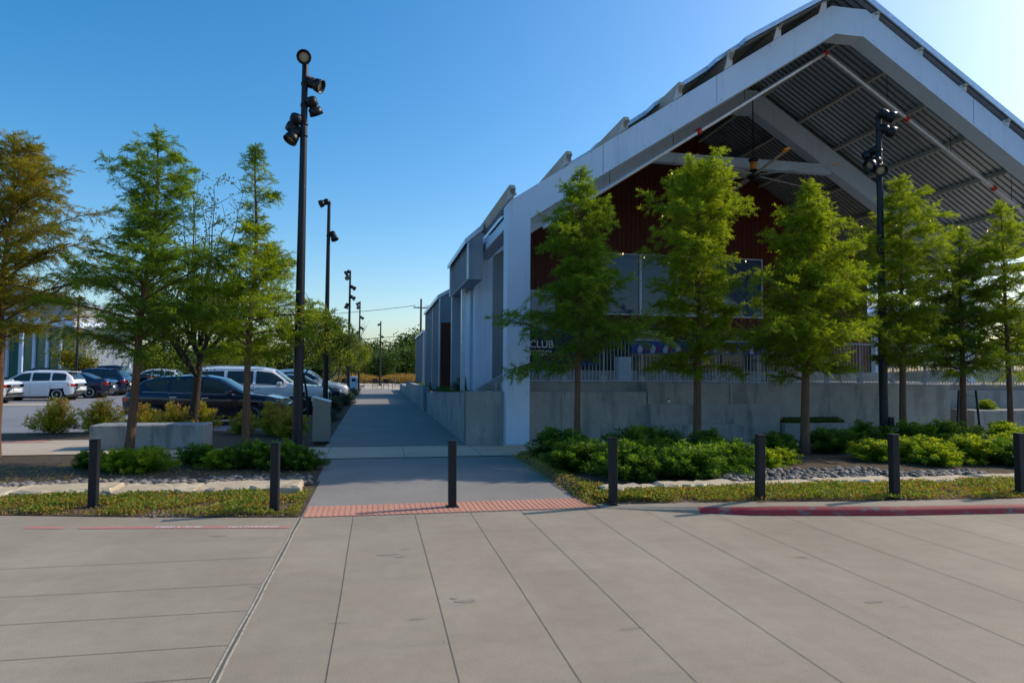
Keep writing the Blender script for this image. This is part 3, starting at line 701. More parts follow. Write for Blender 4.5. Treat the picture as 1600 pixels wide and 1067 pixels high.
# broadleaf trees
def broadleaf(label, base, H, z0, Rm, mat, bark, seed, nl=9000, leaf=.07, rtrunk=.1, group=None, name='oak_tree', open_top=0.0, ell=(1,1,1), cat='tree'):
    r = random.Random(seed); nr = np.random.default_rng(seed)
    e = empty(name, base, label, cat, group)
    mb = MB(); tips = []
    def grow(p, d, L, rad, lev):
        n = 4; pts = [p]
        for k in range(n):
            d = (d+Vector((r.uniform(-.16,.16), r.uniform(-.16,.16), r.uniform(-.04,.12)))).normalized(); p = p+d*L/n; pts.append(p)
        mb.tube(pts, [rad*(1-.45*k/n) for k in range(n+1)], 6 if lev < 2 else 4, False)
        if lev >= 3: tips.extend([(q, lev) for q in pts[1:]]); return
        m = 4 if lev == 0 else 3
        for k in range(m+ (lev == 0)*2):
            q = pts[-1] if k < 2 else pts[r.randint(2, n)]
            a = r.uniform(0, 6.3); el = r.uniform(.15, 1.1)
            nd = (d*.55+Vector((math.cos(a)*math.cos(el), math.sin(a)*math.cos(el), math.sin(el)*.7))).normalized()
            grow(q, nd, L*r.uniform(.5,.75), rad*.5, lev+1)
        if lev == 2: tips.append((pts[-1], lev))
    grow(Vector((0,0,0)), Vector((0,0,1)), z0*1.15, rtrunk, 0)
    mb.build('trunk', bark, e)
    T = np.array([q[0][:] for q in tips])
    if open_top > 0:
        mb = MB(); SP = []
        for q in range(9):
            a = q*2.4+.3; rad_ = r.uniform(.15,1.15); zt_ = H*r.uniform(1.0,1.24)
            P_0 = Vector((math.cos(a)*.15, math.sin(a)*.15, z0+.6)); P_1 = Vector((math.cos(a)*rad_, math.sin(a)*rad_, zt_))
            pts = [P_0.lerp(P_1, k/8)+Vector((r.uniform(-.06,.06), r.uniform(-.06,.06), 0)) for k in range(9)]
            mb.tube(pts, [.035*(1-.85*k/8) for k in range(9)], 5, False)
            for k in range(3, 9):
                for w_ in range(2):
                    b_ = r.uniform(0,6.3); l_ = r.uniform(.2,.5); e1 = pts[k]+Vector((math.cos(b_)*l_, math.sin(b_)*l_, l_*.7)); mb.tube([pts[k], e1], [.010,.004], 3, False)
                    SP += [pts[k].lerp(e1, .6), e1] if r.random() < .6 else []
        mb.build('upper_limbs', bark, e)
        SPn = np.array([v[:] for v in SP]); kk = nr.integers(0, len(SPn), 1500); P = SPn[kk]+nr.normal(0,.06,(1500,3)); d = nr.normal(0,1,(1500,3)); d /= np.linalg.norm(d, axis=1)[:,None]; w = np.cross(d, nr.normal(0,1,(1500,3))); w /= np.linalg.norm(w, axis=1)[:,None]
        L_ = .07*nr.uniform(.6,1.3,1500)[:,None]
        fast_mesh('upper_leaves', np.stack([P, P+d*L_*.5+w*L_*.3, P+d*L_, P+d*L_*.5-w*L_*.3], 1).reshape(-1,3), 4, mat, e, hue=nr.uniform(.2,.9,1500))
    # stretch tips into crown ellipsoid
    c = T.mean(0); ext = np.percentile(np.abs(T-c), 95, axis=0)
    extra = nr.normal(0,1,(110,3)); extra /= np.linalg.norm(extra, axis=1)[:,None]; extra *= nr.uniform(.45,1,(110,1))
    cz = (H+z0)/2; C = np.array([0,0,cz]); rad = np.array([Rm*ell[0], Rm*ell[1], (H-z0)/2*ell[2]])
    lump = extra*rad*(1+.22*np.sin(extra[:,:1]*5+seed)+.15*np.sin(extra[:,1:2]*7+seed))+C
    T = np.concatenate([T[(np.abs((T-C)/rad)**2).sum(1) < 1.5], lump])
    if open_top > 0:
        keep = nr.uniform(0,1,len(T)) > open_top*np.clip((T[:,2]-cz)/(H-cz), 0, 1); T = T[keep]
    k = nr.integers(0, len(T), nl); P = T[k]+nr.normal(0,1,(nl,3))*Rm*.115
    d = nr.normal(0,1,(nl,3)); d /= np.linalg.norm(d, axis=1)[:,None]; w = np.cross(d, nr.normal(0,1,(nl,3))); w /= np.linalg.norm(w, axis=1)[:,None]
    L = (leaf*nr.uniform(.6,1.3,nl))[:,None]; W = L*.36
    V = np.stack([P, P+d*L*.5+w*W, P+d*L, P+d*L*.5-w*W], 1).reshape(-1,3)
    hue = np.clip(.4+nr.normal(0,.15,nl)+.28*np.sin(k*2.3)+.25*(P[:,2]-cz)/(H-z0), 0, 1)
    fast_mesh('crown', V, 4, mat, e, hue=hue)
    return e
broadleaf('dark-trunked oak with bare upper twigs behind the planter wall', (-4.75,19.3,.02), 5.6, 1.7, 1.5, MT['oakl'], MT['barkd'], 41, 15000, .075, .14, open_top=.8)
# bare twigs reaching above the crown of the oak
# small walkway trees
for i, (x,y,h,rm,lb) in enumerate([(-2.35,24.2,3.9,1.15,'small round yellow-green tree behind the nearest parked bonnets, by the second lamp post'),(-2.35,31,4.0,1.25,'small round tree between the second and third lamp posts'),(-2.3,38,4.2,1.4,'small round tree just left of the third lamp post'),(-2.2,47,4.4,1.5,'small round tree beyond the third lamp post'),(-2.2,56,4.4,1.6,'farthest small round tree along the walkway, by the fourth lamp post')]):
    broadleaf(lb, (x,y,.02), h*.96, 1.7, rm*.85, MT['oakl' if i % 2 else 'yg'], MT['barkd'], 50+i, 5600, .09, .05, 'small trees along the walkway', 'street_tree')

# ---------------------------------------------------------------- bollards
def make_bollard():
    e = empty('bollard', (0,0,0), 'x', 'bollard')
    MB().box(-.048,.048,-.048,.048,0,.80,.006).build('post', MT['bollard'], e)
    MB().box(-.0515,.0515,-.0515,.0515,.800,.812,.002).build('cap', MT['bollard'], e)
    MB().box(-.075,.075,-.075,.075,0,.012,.003).build('base_plate', MT['bollard'], e)
    return e
pb = make_bollard()
BL = [(-3.34,9.02,.01,'charcoal square bollard farthest left, in the ground cover'),(-1.16,8.36,.01,'charcoal square bollard left of the ramp, beside the tactile paving'),(.93,8.34,.008,'charcoal square bollard standing alone in the middle of the tactile paving'),(2.92,8.08,.045,'charcoal square bollard just right of the ramp'),(4.70,7.68,.10,'charcoal square bollard second to the right of the ramp'),(6.45,7.47,.105,'scuffed charcoal bollard in the stony patch, third to the right of the ramp'),(8.29,7.40,.105,'charcoal square bollard at the right edge of the picture')]
for i, (x,y,z,lb) in enumerate(BL): place(pb, i > 0, (x,y,z), 0, 1, lb, 'bollards along the kerb').rotation_euler = (R(random.uniform(-.5,.5)), R(random.uniform(-.6,.6)), R(random.uniform(-4,4)))

# ---------------------------------------------------------------- lamp posts with spotlights
def spotlight(parent, z, side_dir, aim, s=1.0, r_pole=.07):
    """side_dir: unit XY direction the bracket leaves the pole, aim: direction of the beam"""
    aim = Vector(aim).normalized(); sdv = Vector((*side_dir, 0)).normalized()
    p0 = Vector((0,0,z)); p1 = p0+sdv*(r_pole+.10); c = p1+Vector((0,0,.02))
    mb = MB(); b = c-aim*.16*s
    mb.lathe([(0,.05*s),(.02*s,.095*s),(.16*s,.105*s),(.17*s,.088*s),(.20*s,.088*s),(.21*s,.118*s),(.34*s,.135*s),(.34*s,.115*s),(.24*s,.10*s)], b, aim, 14)
    for k in range(3): mb.lathe([(.045*s+k*.03*s,.107*s),(.05*s+k*.03*s,.112*s),(.056*s+k*.03*s,.107*s)], b, aim, 14)
    h = mb.build('spotlight_head', MT['black'], parent)
    MB().lathe([(0,.10*s),(.012,.085*s),(.016,.02*s)], b+aim*.27*s, aim, 14).build('lens', MT['lens'], h)
    mb = MB(); mb.tube([p0+sdv*r_pole*.6, p0+sdv*(r_pole+.06), c-aim*.05+Vector((0,0,-.09*s)), c], [.022,.022,.02,.02], 6)
    mb.lathe([(0,r_pole+.012),(.05,r_pole+.012)], p0-Vector((0,0,.025)), (0,0,1), 12)
    mb.build('bracket', MT['black'], h)
def lamp_post(loc, H, heads, label, group, r0=.092, r1=.055, plate=True):
    e = empty('lamp_post', loc, label, 'lamp post', group)
    mb = MB(); mb.tube([(0,0,0),(0,0,H*.33),(0,0,H)], [r0, r0*.92, r1], 16); mb.lathe([(0,r1),(.03,r1*.7),(.04,.01)], (0,0,H))
    mb.build('pole', MT['black'], e)
    if plate:
        mb = MB().box(-.2,.2,-.2,.2,0,.05,.01)
        for sx in (-1,1):
            for sy in (-1,1): mb.lathe([(0,.022),(.05,.02)], (sx*.15,sy*.15,.05), (0,0,1), 6)
        mb.build('base_plate', MT['black'], e)
    for z, sd_, aim in heads: spotlight(e, z, sd_, aim, 1.0, r0+(r1-r0)*z/H)
    return e
gP = 'tall black lamp posts with clustered spotlights'
H5 = [(7.60,(0,-1),(.05,-.85,-.35)),(7.18,(1,-.1),(.9,-.3,-.42)),(6.77,(1,0),(.35,.5,-.8)),(6.42,(-1,-.15),(-.35,.6,-.7)),(6.20,(-1,0),(-.45,-.3,-.85))]
lamp_post((-1.42,12.9,.02), 7.44, [(z_-.17, a_, b_) for z_, a_, b_ in H5], 'nearest and tallest-looking lamp post left of the walkway, with five spotlights', gP)
lamp_post((-1.75,24.1,.02), 7.55, [(7.50,(-1,0),(-.85,-.2,-.45)),(6.35,(1,0),(.4,-.2,-.9))], 'second lamp post along the walkway, carrying only two spotlights', gP)
lamp_post((-1.68,41.0,.02), 7.6, [(7.5,(-1,0),(-.8,-.1,-.5)),(7.2,(-1,-.5),(-.2,-.9,-.6)),(6.6,(1,0),(.8,-.2,-.5)),(6.0,(1,0),(.8,.1,-.5)),(5.5,(-1,0),(-.3,0,-.9))], 'third lamp post along the walkway, beyond the sage shrubs', gP)
lamp_post((-1.55,59.0,.02), 7.6, [(7.4,(-1,0),(-.8,-.1,-.5)),(7.1,(-1,-.5),(-.2,-.9,-.6)),(6.2,(1,0),(.8,-.2,-.5)),(5.3,(1,0),(.8,.1,-.5)),(4.9,(-1,0),(-.3,0,-.9))], 'fourth lamp post, at the far end of the walkway', gP)
lamp_post((.3,79.0,.02), 7.4, [(7.0,(-1,0),(-.8,-.1,-.5)),(5.6,(1,0),(.8,-.2,-.5)),(4.9,(1,0),(.8,.1,-.5))], 'fifth and farthest lamp post, standing beyond the tables', gP, .12, .07)
eR = lamp_post((10.86,12.85,.08), 7.38, [(7.30,(.5,-.9),(.8,-.35,-.45)),(7.0,(1,-.3),(.85,-.25,-.4)),(6.55,(-.3,1),(-.2,.9,-.4)),(6.25,(-1,-.1),(-.8,-.1,-.5)),(6.08,(-.7,-.7),(-.25,-.8,-.5))], 'tall lamp post in the right bed in front of the big roof', gP)
MB().box(-.06,.06,-.06,.06,-.1,.12,.01, at=(.13,-.03,.55)).build('outlet_box', MT['black'], eR)
lamp_post((-19.8,50,.02), 6.6, [(6.4,(1,0),(.8,-.2,-.5))], 'thin dark lamp post in the parking lot at the far left', gP)

# ---------------------------------------------------------------- litter bin, seat wall, cups, stakes
e = empty('litter_bin', (-1.22,15.95,.03), 'grey sloped-top litter bin beside the walkway', 'litter bin')
mb = MB(); mb.prism([(-.19,.05),(.19,.05),(.19,.92),(-.19,1.03)], 'Y', -.2, .2); mb.build('body', MT['bin'], e)
MB().prism([(-.20,1.034),(.20,.924),(.20,.950),(-.20,1.062)], 'Y', -.21, .21).build('lid', MT['trim'], e)
MB().box(-.17,.17,-.18,.18,0,.05).build('plinth', MT['black'], e)
mb = MB(); mb.box(.191,.197,-.15,.15,.60,.84); mb.build('opening', MT['darkin'], e)
e = tag(MB().box(-5.75,-3.55,15.2,15.95,0,.52,.02).build('planter_wall', MT['planterc'], base=(-4.6,15.5,0)), 'low grey concrete planter wall left of the walkway, behind the leaning tree', 'planter wall')
for (x, y, lx, lb) in ((12.75,12.9,-.10,'left black stake leaning beside the staked tree'),(13.42,12.9,.12,'right black stake leaning beside the staked tree')):
    e = empty('tree_stake', (x,y,.08), lb, 'stake', 'stakes holding the young tree')
    MB().tube([(0,0,0),(-lx,0,1.25)], .025, 6).build('post', MT['black'], e)
    MB().tube([(-lx*.9,0,1.12),(13.05-x,.1,1.16)], .008, 4).build('strap', MT['black'], e)
for x, y, z, lb in ((6.82,15.02,.944,'white paper cup with a dark lid on the upper concrete bench'),(2.55,15.45,1.14,'small white cup lying by the low planting at the wall corner')):
    e = empty('paper_cup', (x,y,z), lb, 'cup')
    MB().lathe([(0,.026),(.10,.038)]).build('cup', MT['white'], e)
    MB().lathe([(.101,.041),(.112,.041),(.122,.03)]).build('lid', MT['black'], e)

# ---------------------------------------------------------------- concrete terrace walls
e = empty('terrace_wall', (8,15,0), 'long grey concrete terrace wall with benches below the railing', 'retaining wall')
def part(mb, name, mat, par, b): return mb.build(name, mat, par, base=b)
B0 = (8,15,0)
part(MB().prism([(15.12,0),(15.5,0),(15.5,1.22),(15.12,1.22)], 'X', 1.98, 6.30), 'front_panel', MT['wallc'], e, B0)
part(MB().box(2.9,6.36,15.56,15.9,0,1.43), 'upper_panel', MT['wallc'], e, B0)
part(MB().box(6.34,8.47,15.14,15.94,0,1.43), 'main_panel', MT['wallc'], e, B0)
part(MB().box(8.475,14.78,15.12,15.96,0,1.415), 'main_panel', MT['wallc'], e, B0)
part(MB().box(6.20,8.52,14.45,14.86,0,.47,.008), 'lower_bench', MT['planterc'], e, B0)
part(MB().box(6.30,9.66,14.87,15.20,0,.93,.008), 'upper_bench', MT['planterc'], e, B0)
part(MB().box(9.72,11.5,14.75,15.12,0,.47,.008), 'planter_ledge', MT['planterc'], e, B0)
part(MB().box(9.9,11.45,15.095,15.13,.47,.60), 'slot_shade', MT['darkin'], e, B0)  # dark strip painted in for the shade inside the slot; no real recess
# form tie holes / panel joints
mb = MB()
for x in (4.2,): mb.box(x,x+.008,15.117,15.13,0,1.2)
for x in (10.6,12.7): mb.box(x,x+.008,15.117,15.13,.0,1.4)
part(mb, 'panel_joint', MT['joint'], e, B0)
mb = MB()
for x in np.arange(8.9, 14.7, 1.2):
    for z in (.62, 1.15): mb.lathe([(0,.016),(.004,.012)], (x,15.119,z), (0,-1,0), 8)
for x in np.arange(2.4, 6.2, 1.2):
    for z in (.35, .9): mb.lathe([(0,.016),(.004,.012)], (x,15.119,z), (0,-1,0), 8)
part(mb, 'tie_holes', MT['joint'], e, B0)
def tuft(n, x0, x1, y0, y1, z, h, mat, name, label):
    x = rng.uniform(x0,x1,n); y = rng.uniform(y0,y1,n); P = np.stack([x,y,np.full(n,z)],1)
    a = rng.uniform(0,6.3,n); hh = h*rng.uniform(.5,1.1,n); ln = rng.uniform(0,.6,n)*hh
    tip = P+np.stack([np.cos(a)*ln,np.sin(a)*ln,hh],1); w = np.stack([-np.sin(a),np.cos(a),0*a],1)*.006
    V = np.stack([P-w,P+w,tip],1).reshape(-1,3)
    o = fast_mesh(name, V, 3, mat, hue=rng.uniform(0,1,n)); return tag(o, kind='stuff')
tuft(2600, 9.8,11.45,14.85,15.09,.465,.13,MT['grass'],'ledge_grass','')
# side walls along the walkway
e = tag(MB().add([(1.98,15.13,0),(2.26,15.13,0),(2.26,27.4,0),(1.98,27.4,0),(1.98,15.13,1.21),(2.26,15.13,1.21),(2.26,27.4,.84),(1.98,27.4,.84)],
  [(0,3,2,1),(4,5,6,7),(0,1,5,4),(1,2,6,5),(2,3,7,6),(3,0,4,7)]).build('side_planter_wall', MT['planterc'], base=(2.1,15.5,0)), 'nearest concrete side wall along the right of the walkway, topped with green planting', 'planter wall')
mb = MB().box(2.27,6.4,15.51,27.4,0,.95); tag(mb.build('raised_planting', MT['soil']), kind='structure')
e = tag(MB().box(1.9,2.2,28.4,46,0,.98,.01).build('side_planter_wall', MT['planterc'], base=(2,37,0)), 'second concrete side wall, farther along the walkway by the metal clad buildings', 'planter wall')
e = tag(MB().box(2.05,2.3,27.5,28.3,0,.62,.01).build('side_wall_step', MT['planterc'], base=(2.1,27.9,0)), 'low concrete step between the two side walls of the walkway', 'wall step')
e = tag(MB().box(1.95,2.2,46.3,60,0,.6,.01).build('side_planter_wall', MT['planterc'], base=(2,52,0)), 'farthest low side wall at the end of the walkway', 'planter wall')
e = empty('terrace_steps', (2.8,17,0), 'stepped concrete parapets behind the corner planting, left of the corner column', 'parapet')
part(MB().box(2.85,4.4,16.1,16.4,0,1.42), 'lower_step', MT['planterc'], e, (2.8,17,0))
part(MB().prism([(2.55,0),(6.0,0),(6.0,1.62),(3.25,1.62),(2.55,1.25)], 'Y', 17.2, 17.5), 'upper_step', MT['planterc'], e, (2.8,17,0))
x = rng.uniform(2.3,3.2,2400); y = rng.uniform(15.6,27,2400)
tuft(5200, 2.28,3.0,15.7,27.2,.93,.22,MT['grass'],'wall_planting','')
tuft(900, 2.25,2.8,30,45,.85,.25,MT['grass'],'wall_planting','')
shrub(protoS, 0, 2.75, 21.5, 1.0, .95, 'wispy dry shrub against the white wall between the metal clad blocks', 'shrubs against the building side')
shrub(protoG, 1, 2.6, 30.5, .75, .8, 'green shrub in the far side planter', 'shrubs against the building side')
mb = MB().box(3.4,20.8,15.95,24.4,0,1.40); tag(mb.build('terrace_floor', MT['walk']), kind='structure')
e = tag(MB().box(4.4,20.4,23.6,23.85,1.40,1.75).build('low_terrace_wall', MT['planterc'], base=(12,23.7,1.4)), 'low pale wall at the back of the terrace seen through the railing', 'low wall')
# right end wall and planter beyond
e = tag(MB().box(14.85,24,15.9,16.2,0,1.25,.01).build('low_retaining_wall', MT['wallc'], base=(18,16,0)), 'lower sunlit concrete wall continuing at the far right', 'retaining wall')
e = tag(MB().box(15.3,17.6,14.9,15.8,0,.75,.01).build('concrete_planter', MT['wallc'], base=(16.4,15.3,0)), 'small concrete planter beside the sidewalk at the far right', 'planter')
shrub(protoL, 0, 16.2, 15.4, .72, .55, 'small bright plant in the concrete planter at the far right', 'plants in the far right planter')

# ---------------------------------------------------------------- railing
MT['rail'] = plain('grey white railing paint', (.42,.44,.47), .5)
def railing(label, x0, x1, y, z, step=.092, rail_h=1.07, group='railing sections on the terrace wall'):
    e = empty('railing', ((x0+x1)/2, y, z), label, 'railing', group); b = ((x0+x1)/2, y, z)
    part(MB().box(x0,x1,y-.02,y+.02,z+rail_h-.05,z+rail_h), 'top_rail', MT['rail'], e, b)
    part(MB().box(x0,x1,y-.012,y+.012,z+.03,z+.055), 'bottom_rail', MT['rail'], e, b)
    n = int((x1-x0)/step)
    mb = MB()
    for k in range(n): mb.box(x0+k*step, x0+k*step+.013, y-.0065, y+.0065, z+.055, z+rail_h-.05)
    o = part(mb, 'pickets', MT['rail'], e, b)
    for k in range(int((x1-x0)/.98)+1):
        xx = min(x0+k*.98, x1-.02)
        part(MB().box(xx-.018,xx+.018,y+.021,y+.05,z-.02,z+rail_h-.01), 'post', MT['rail'], e, b)
        part(MB().box(xx-.055,xx+.055,y+.022,y+.10,z+.05,z+.17), 'bracket', MT['rail'], e, b)
    return e
railing('white picket railing section nearest the corner column, behind the navy banner', 3.40, 8.46, 15.45, 1.43)
railing('long white picket railing section above the right half of the wall', 8.49, 14.75, 15.45, 1.415)
railing('sunlit cream picket railing at the far right beyond the terrace wall', 14.9, 23, 16.05, 1.25)

e = empty('waste_cabinet', (7.55,20,1.4), 'white cabinet standing on the terrace behind the railing', 'cabinet')
MB().box(-.2,.2,-.2,.2,0,.72,.01).build('body', MT['rail'], e); MB().box(-.21,.21,-.21,.21,.721,.76,.01).build('lid', MT['steel'], e)
for i, (x, y, r_, lb) in enumerate(((5.6,20.5,.2,'dark table on the terrace behind the navy banner'),(9.8,20.8,-.3,'dark table on the terrace below the upper windows'),(12.8,20.4,.5,'dark table on the terrace behind the broad low-branched cypress'))):
    e = empty('terrace_table', (x,y,1.4), lb, 'table', 'dark tables on the terrace', r_)
    MB().lathe([(.70,.5),(.74,.5)]).build('tabletop', MT['black'], e); MB().tube([(0,0,0),(0,0,.70)], .04, 8).build('leg', MT['black'], e); MB().lathe([(0,.28),(.03,.26)]).build('foot', MT['black'], e)
# navy banner with lettering hung on the railing
e = empty('banner', (4.0,15.36,1.9), 'dark navy banner reading CLUB FUTBOL hung on the railing beside the column', 'banner')
mb = MB(); vs = []; fs = []; nx = 26
for i in range(nx+1):
    x = -.58+1.75*i/nx
    for j, z in enumerate((.78, .40, .0, -.06)): vs.append((x, .012*math.sin(x*9)+(0 if j else .02), z+.006*math.sin(x*14)))
for i in range(nx):
    for j in range(3): fs.append((i*4+j, i*4+j+1, (i+1)*4+j+1, (i+1)*4+j))
mb.add(vs, fs, True); o = mb.build('cloth', plain('navy banner cloth', (.012,.016,.05), .8), e)
md = o.modifiers.new('thickness', 'SOLIDIFY'); md.thickness = .004
blue = plain('blue banner border', (.03,.10,.38), .7)
mb = MB()
for i in range(12):
    x = -.56+i*.145; mb.add([(x,-.022,-.05),(x+.10,-.022,-.05),(x+.15,-.022,.0),(x+.05,-.022,.0)], [(0,1,2,3)])
mb.build('border', blue, e)
MB().box(-.56,1.15,-.024,-.018,.735,.775).build('top_border', blue, e)
RX = Matrix.Rotation(R(90), 4, 'X')
text_mesh('lettering', 'CLUB', .24, MT['white'], Matrix.Translation((-.23,-.026,.42)) @ RX, .001, e, bold=.004)
text_mesh('lettering', 'FÚTBOL', .155, MT['white'], Matrix.Translation((-.23,-.026,.22)) @ RX, .001, e, bold=.004)
# blue patterned banner farther along
m, nt, p = mat_new('patterned blue banner'); n = noise(nt, 5, 2, .5, stretch=(1,1,1.6))
r = ramp(nt, n.outputs[0], [(.0,(.02,.08,.35)),(.47,(.03,.12,.45)),(.5,(.6,.62,.66)),(.56,(.03,.12,.45)),(.62,(.5,.05,.05)),(.66,(.6,.6,.62))]); r.color_ramp.interpolation = 'CONSTANT'
nt.links.new(r.outputs[0], p.inputs['Base Color']); MT['pattern'] = m
e = empty('patterned_banner', (7.7,15.3,2.2), 'long blue banner with white and red motifs along the middle of the railing', 'banner')
MB().box(-1.7,1.9,-.004,.004,-.06,.28).build('cloth', plain('royal blue cloth', (.02,.07,.30), .75), e)
MB().box(-1.7,1.9,-.009,-.005,.245,.28).build('border', MT['rail'], e)
rm_ = plain('red motif cloth', (.35,.03,.03), .7)
for k in range(11):
    x = -1.55+k*.33; h = .03*((k*7) % 3)
    MB().prism([(x,-.04),(x+.10,-.04),(x+.13,.06+h),(x+.06,.16),(x-.01,.05)], 'Y', -.012, -.005).build('white_motif', MT['rail'], e)
    MB().prism([(x+.17,-.03),(x+.21,-.03),(x+.225,.09),(x+.18,.12+h)], 'Y', -.012, -.005).build('red_motif', rm_, e)

# ---------------------------------------------------------------- pavilion
XR = 11.7
def zo(x): return 5.62+.655*(x-2.93) if x <= XR else 5.62+.655*(XR-2.93)-.63*(x-XR)      # outer edge of rafters
SL = math.atan(.655); TH = .74
pav = empty('pavilion', (XR,15,0), 'big open gabled pavilion with white steel frames, corrugated roof and red wood gable', 'pavilion'); PB = (XR,15,0)
def P_(mb, name, mat, par=pav): return mb.build(name, mat, par, base=PB)
def frame(y0, y1, tie=False, w=.53, zb=0):
    xl = 2.84; 
    for sgn in (1, -1):
        X = lambda x: x if sgn > 0 else 2*XR-x
        poly = [(X(xl),zb),(X(xl+w),zb),(X(xl+w),zo(X(xl+w))-TH),(X(11.3),zo(X(11.3))-TH-.04),(X(XR),zo(11.3)-TH-.04),(X(XR),zo(11.2)),(X(11.2),zo(X(11.2))),(X(xl+.08),zo(X(xl+.02))),(X(xl),zo(X(xl))-.08)]
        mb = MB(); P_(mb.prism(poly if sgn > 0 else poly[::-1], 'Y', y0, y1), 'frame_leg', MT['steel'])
    if tie:
        zt = 8.62; x0 = 2.93+(zt-5.62+TH*.8)/.655
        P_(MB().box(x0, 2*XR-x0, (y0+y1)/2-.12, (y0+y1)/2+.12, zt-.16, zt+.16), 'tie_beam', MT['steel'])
# flanged look: thin lips on front frame
frame(14.8, 15.28)
for i, y in enumerate((19.9,)): frame(y, y+.42, tie=(i == 0), zb=0)
mb = MB()
for x in (5.1,8.0,15.4,18.3): mb.box(x,x+.007,14.796,14.803,zo(x)-TH+.02,zo(x)-.02)
for z in (2.75,): mb.box(2.86,3.35,14.796,14.803,z,z+.006)
P_(mb, 'seams', MT['joint'])
mb = MB()
for x in list(np.arange(3.5,11.2,.66))+list(np.arange(12.4,20,.66)):
    for dz in (.07, TH-.07): mb.lathe([(0,.014),(.008,.012)], (x,14.80,zo(x)-dz), (0,-1,0), 6)
for z in np.arange(.4,5.2,.8):
    for x in (2.90,3.31): mb.lathe([(0,.012),(.008,.010)], (x,14.80,z), (0,-1,0), 6)
P_(mb, 'bolts', MT['steelg'])
P_(MB().box(2.78,3.43,14.74,15.34,0,.06,.008), 'base_plate', MT['steelg'])
# purlins: run the length of the roof on top of the frames, tapered nose in front
PX = [2.95, 4.25, 5.62, 7.0, 8.33, 9.66, 10.95]
PX = PX+[2*XR-x for x in PX]
def PH(x): return float(np.interp(x, [2.9,6,8.5,11], [.17,.17,.27,.30])) if x < XR else .12
for x in PX:
    z = zo(x); sg = 1 if x < XR else -1; PHh = PH(x)
    nose = 14.42 if x < XR else 14.72; w = .055
    z0_, z1_ = z-.02, z+PHh
    dxs = -sg*math.sin(SL)
    ye = 19.0 if x < 3.5 else 24.7 if x < 5 else 30
    vs = [(x-w,15.05,z0_),(x+w,15.05,z0_),(x+w,ye,z0_),(x-w,ye,z0_),(x-w,nose,z1_-.07),(x+w,nose,z1_-.07),(x-w,nose,z1_),(x+w,nose,z1_),(x+w,ye,z1_),(x-w,ye,z1_)]
    # lean the top so that the purlin is square to the slope
    vs = [(p[0]+dxs*(p[2]-z0_)*.9, p[1], p[2]) for p in vs]
    fs = [(0,3,2,1),(0,1,5,4),(4,5,7,6),(6,7,8,9),(2,3,9,8),(0,4,6,9,3),(1,2,8,7,5)]
    P_(MB().add(vs, fs), 'purlin', MT['steelg'])
    # wedge fin carrying the eave edge: flat plate face toward the front
    fx = x+dxs*.1
    fin = MB(); hw = .30
    pts = [(x-sg*.12, 14.8, zo(x-sg*.12)), (x+sg*.10,14.8,zo(x+sg*.10)), (x+dxs*PHh*.9,nose+.03,z1_-.0), (x-sg*.05+dxs*PHh*.9,nose+.03,z1_-.04)]
    fin.add(pts+[(p[0],p[1]+.05,p[2]) for p in pts], [(0,1,2,3),(7,6,5,4),(0,4,5,1),(1,5,6,2),(2,6,7,3),(3,7,4,0)])
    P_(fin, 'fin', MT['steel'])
# corrugated deck on each slope: front edge stepped back on the left slope below x = 8.3
def deck(xa, xb, y0, y1, name='roof_deck'):
    n = int((y1-y0)/.05); per = [0, 0, .045, .045]; vs = []
    for i in range(n+1):
        y = y0+(y1-y0)*i/n; dz = per[i % 4]
        for x in (xa, xb): vs.append((x, y, zo(x)+PH(x)+.02+dz))
    fs = [(2*i, 2*i+1, 2*i+3, 2*i+2) for i in range(n)]
    return P_(MB().add(vs, fs), name, MT['galv'])
steps = [(3.0,18.6),(3.6,18.2),(4.3,17.6),(4.9,17.1),(5.5,16.6),(6.1,16.1),(6.7,15.6),(7.3,15.1),(7.9,14.65),(8.5,14.32),(XR,None)]
for (xa, ya), (xb, _) in zip(steps, steps[1:]):
    ye = 19.0 if xb < 4 else 24.7 if xb < 5.2 else 30
    deck(xa, xb, ya, ye)
    za, zb_ = zo(xa)+PH(xa)+.075, zo(xb)+PH(xb)+.075
    P_(MB().add([(xa,ya-.02,za-.03),(xb,ya-.02,zb_-.03),(xb,ya-.02,zb_+.09),(xa,ya-.02,za+.09),(xa,ye,za+.0),(xb,ye,zb_+.0),(xb,ye,zb_+.09),(xa,ye,za+.09)],
        [(0,1,2,3),(3,2,6,7),(4,7,6,5),(0,4,5,1),(1,5,6,2),(0,3,7,4)]), 'roof_skin', MT['trim'])
deck(XR+.001, 2*XR-2.35, 14.72, 30)
xa, xb, ya = XR, 2*XR-2.35, 14.70; PHh = .12; za, zb_ = zo(xa)+PHh+.075, zo(xb)+PHh+.075
P_(MB().add([(xa,ya-.02,za-.05),(xb,ya-.02,zb_-.05),(xb,ya-.02,zb_+.12),(xa,ya-.02,za+.12),(xa,30,za),(xb,30,zb_),(xb,30,zb_+.12),(xa,30,za+.12)],
        [(0,1,2,3),(3,2,6,7),(4,7,6,5),(0,4,5,1),(1,5,6,2),(0,3,7,4)]), 'roof_skin', MT['trim'])
P_(MB().prism([(XR-.5,zo(XR-.5)+.44),(XR,zo(XR)+.44),(XR+.5,zo(XR-.5)+.30),(XR+.5,zo(XR-.5)+.40),(XR,zo(XR)+.53),(XR-.5,zo(XR-.5)+.52)], 'Y', 14.5, 30), 'ridge_cap', MT['trim'])
# edge beam along both eaves
for sg in (1,-1):
    X = (lambda x: x) if sg > 0 else (lambda x: 2*XR-x)
    a, b = sorted((X(2.9), X(3.25)))
    P_(MB().box(a, b, 15.3, 19.9 if sg > 0 else 30, 5.05, 5.30), 'eave_beam', MT['steel'])
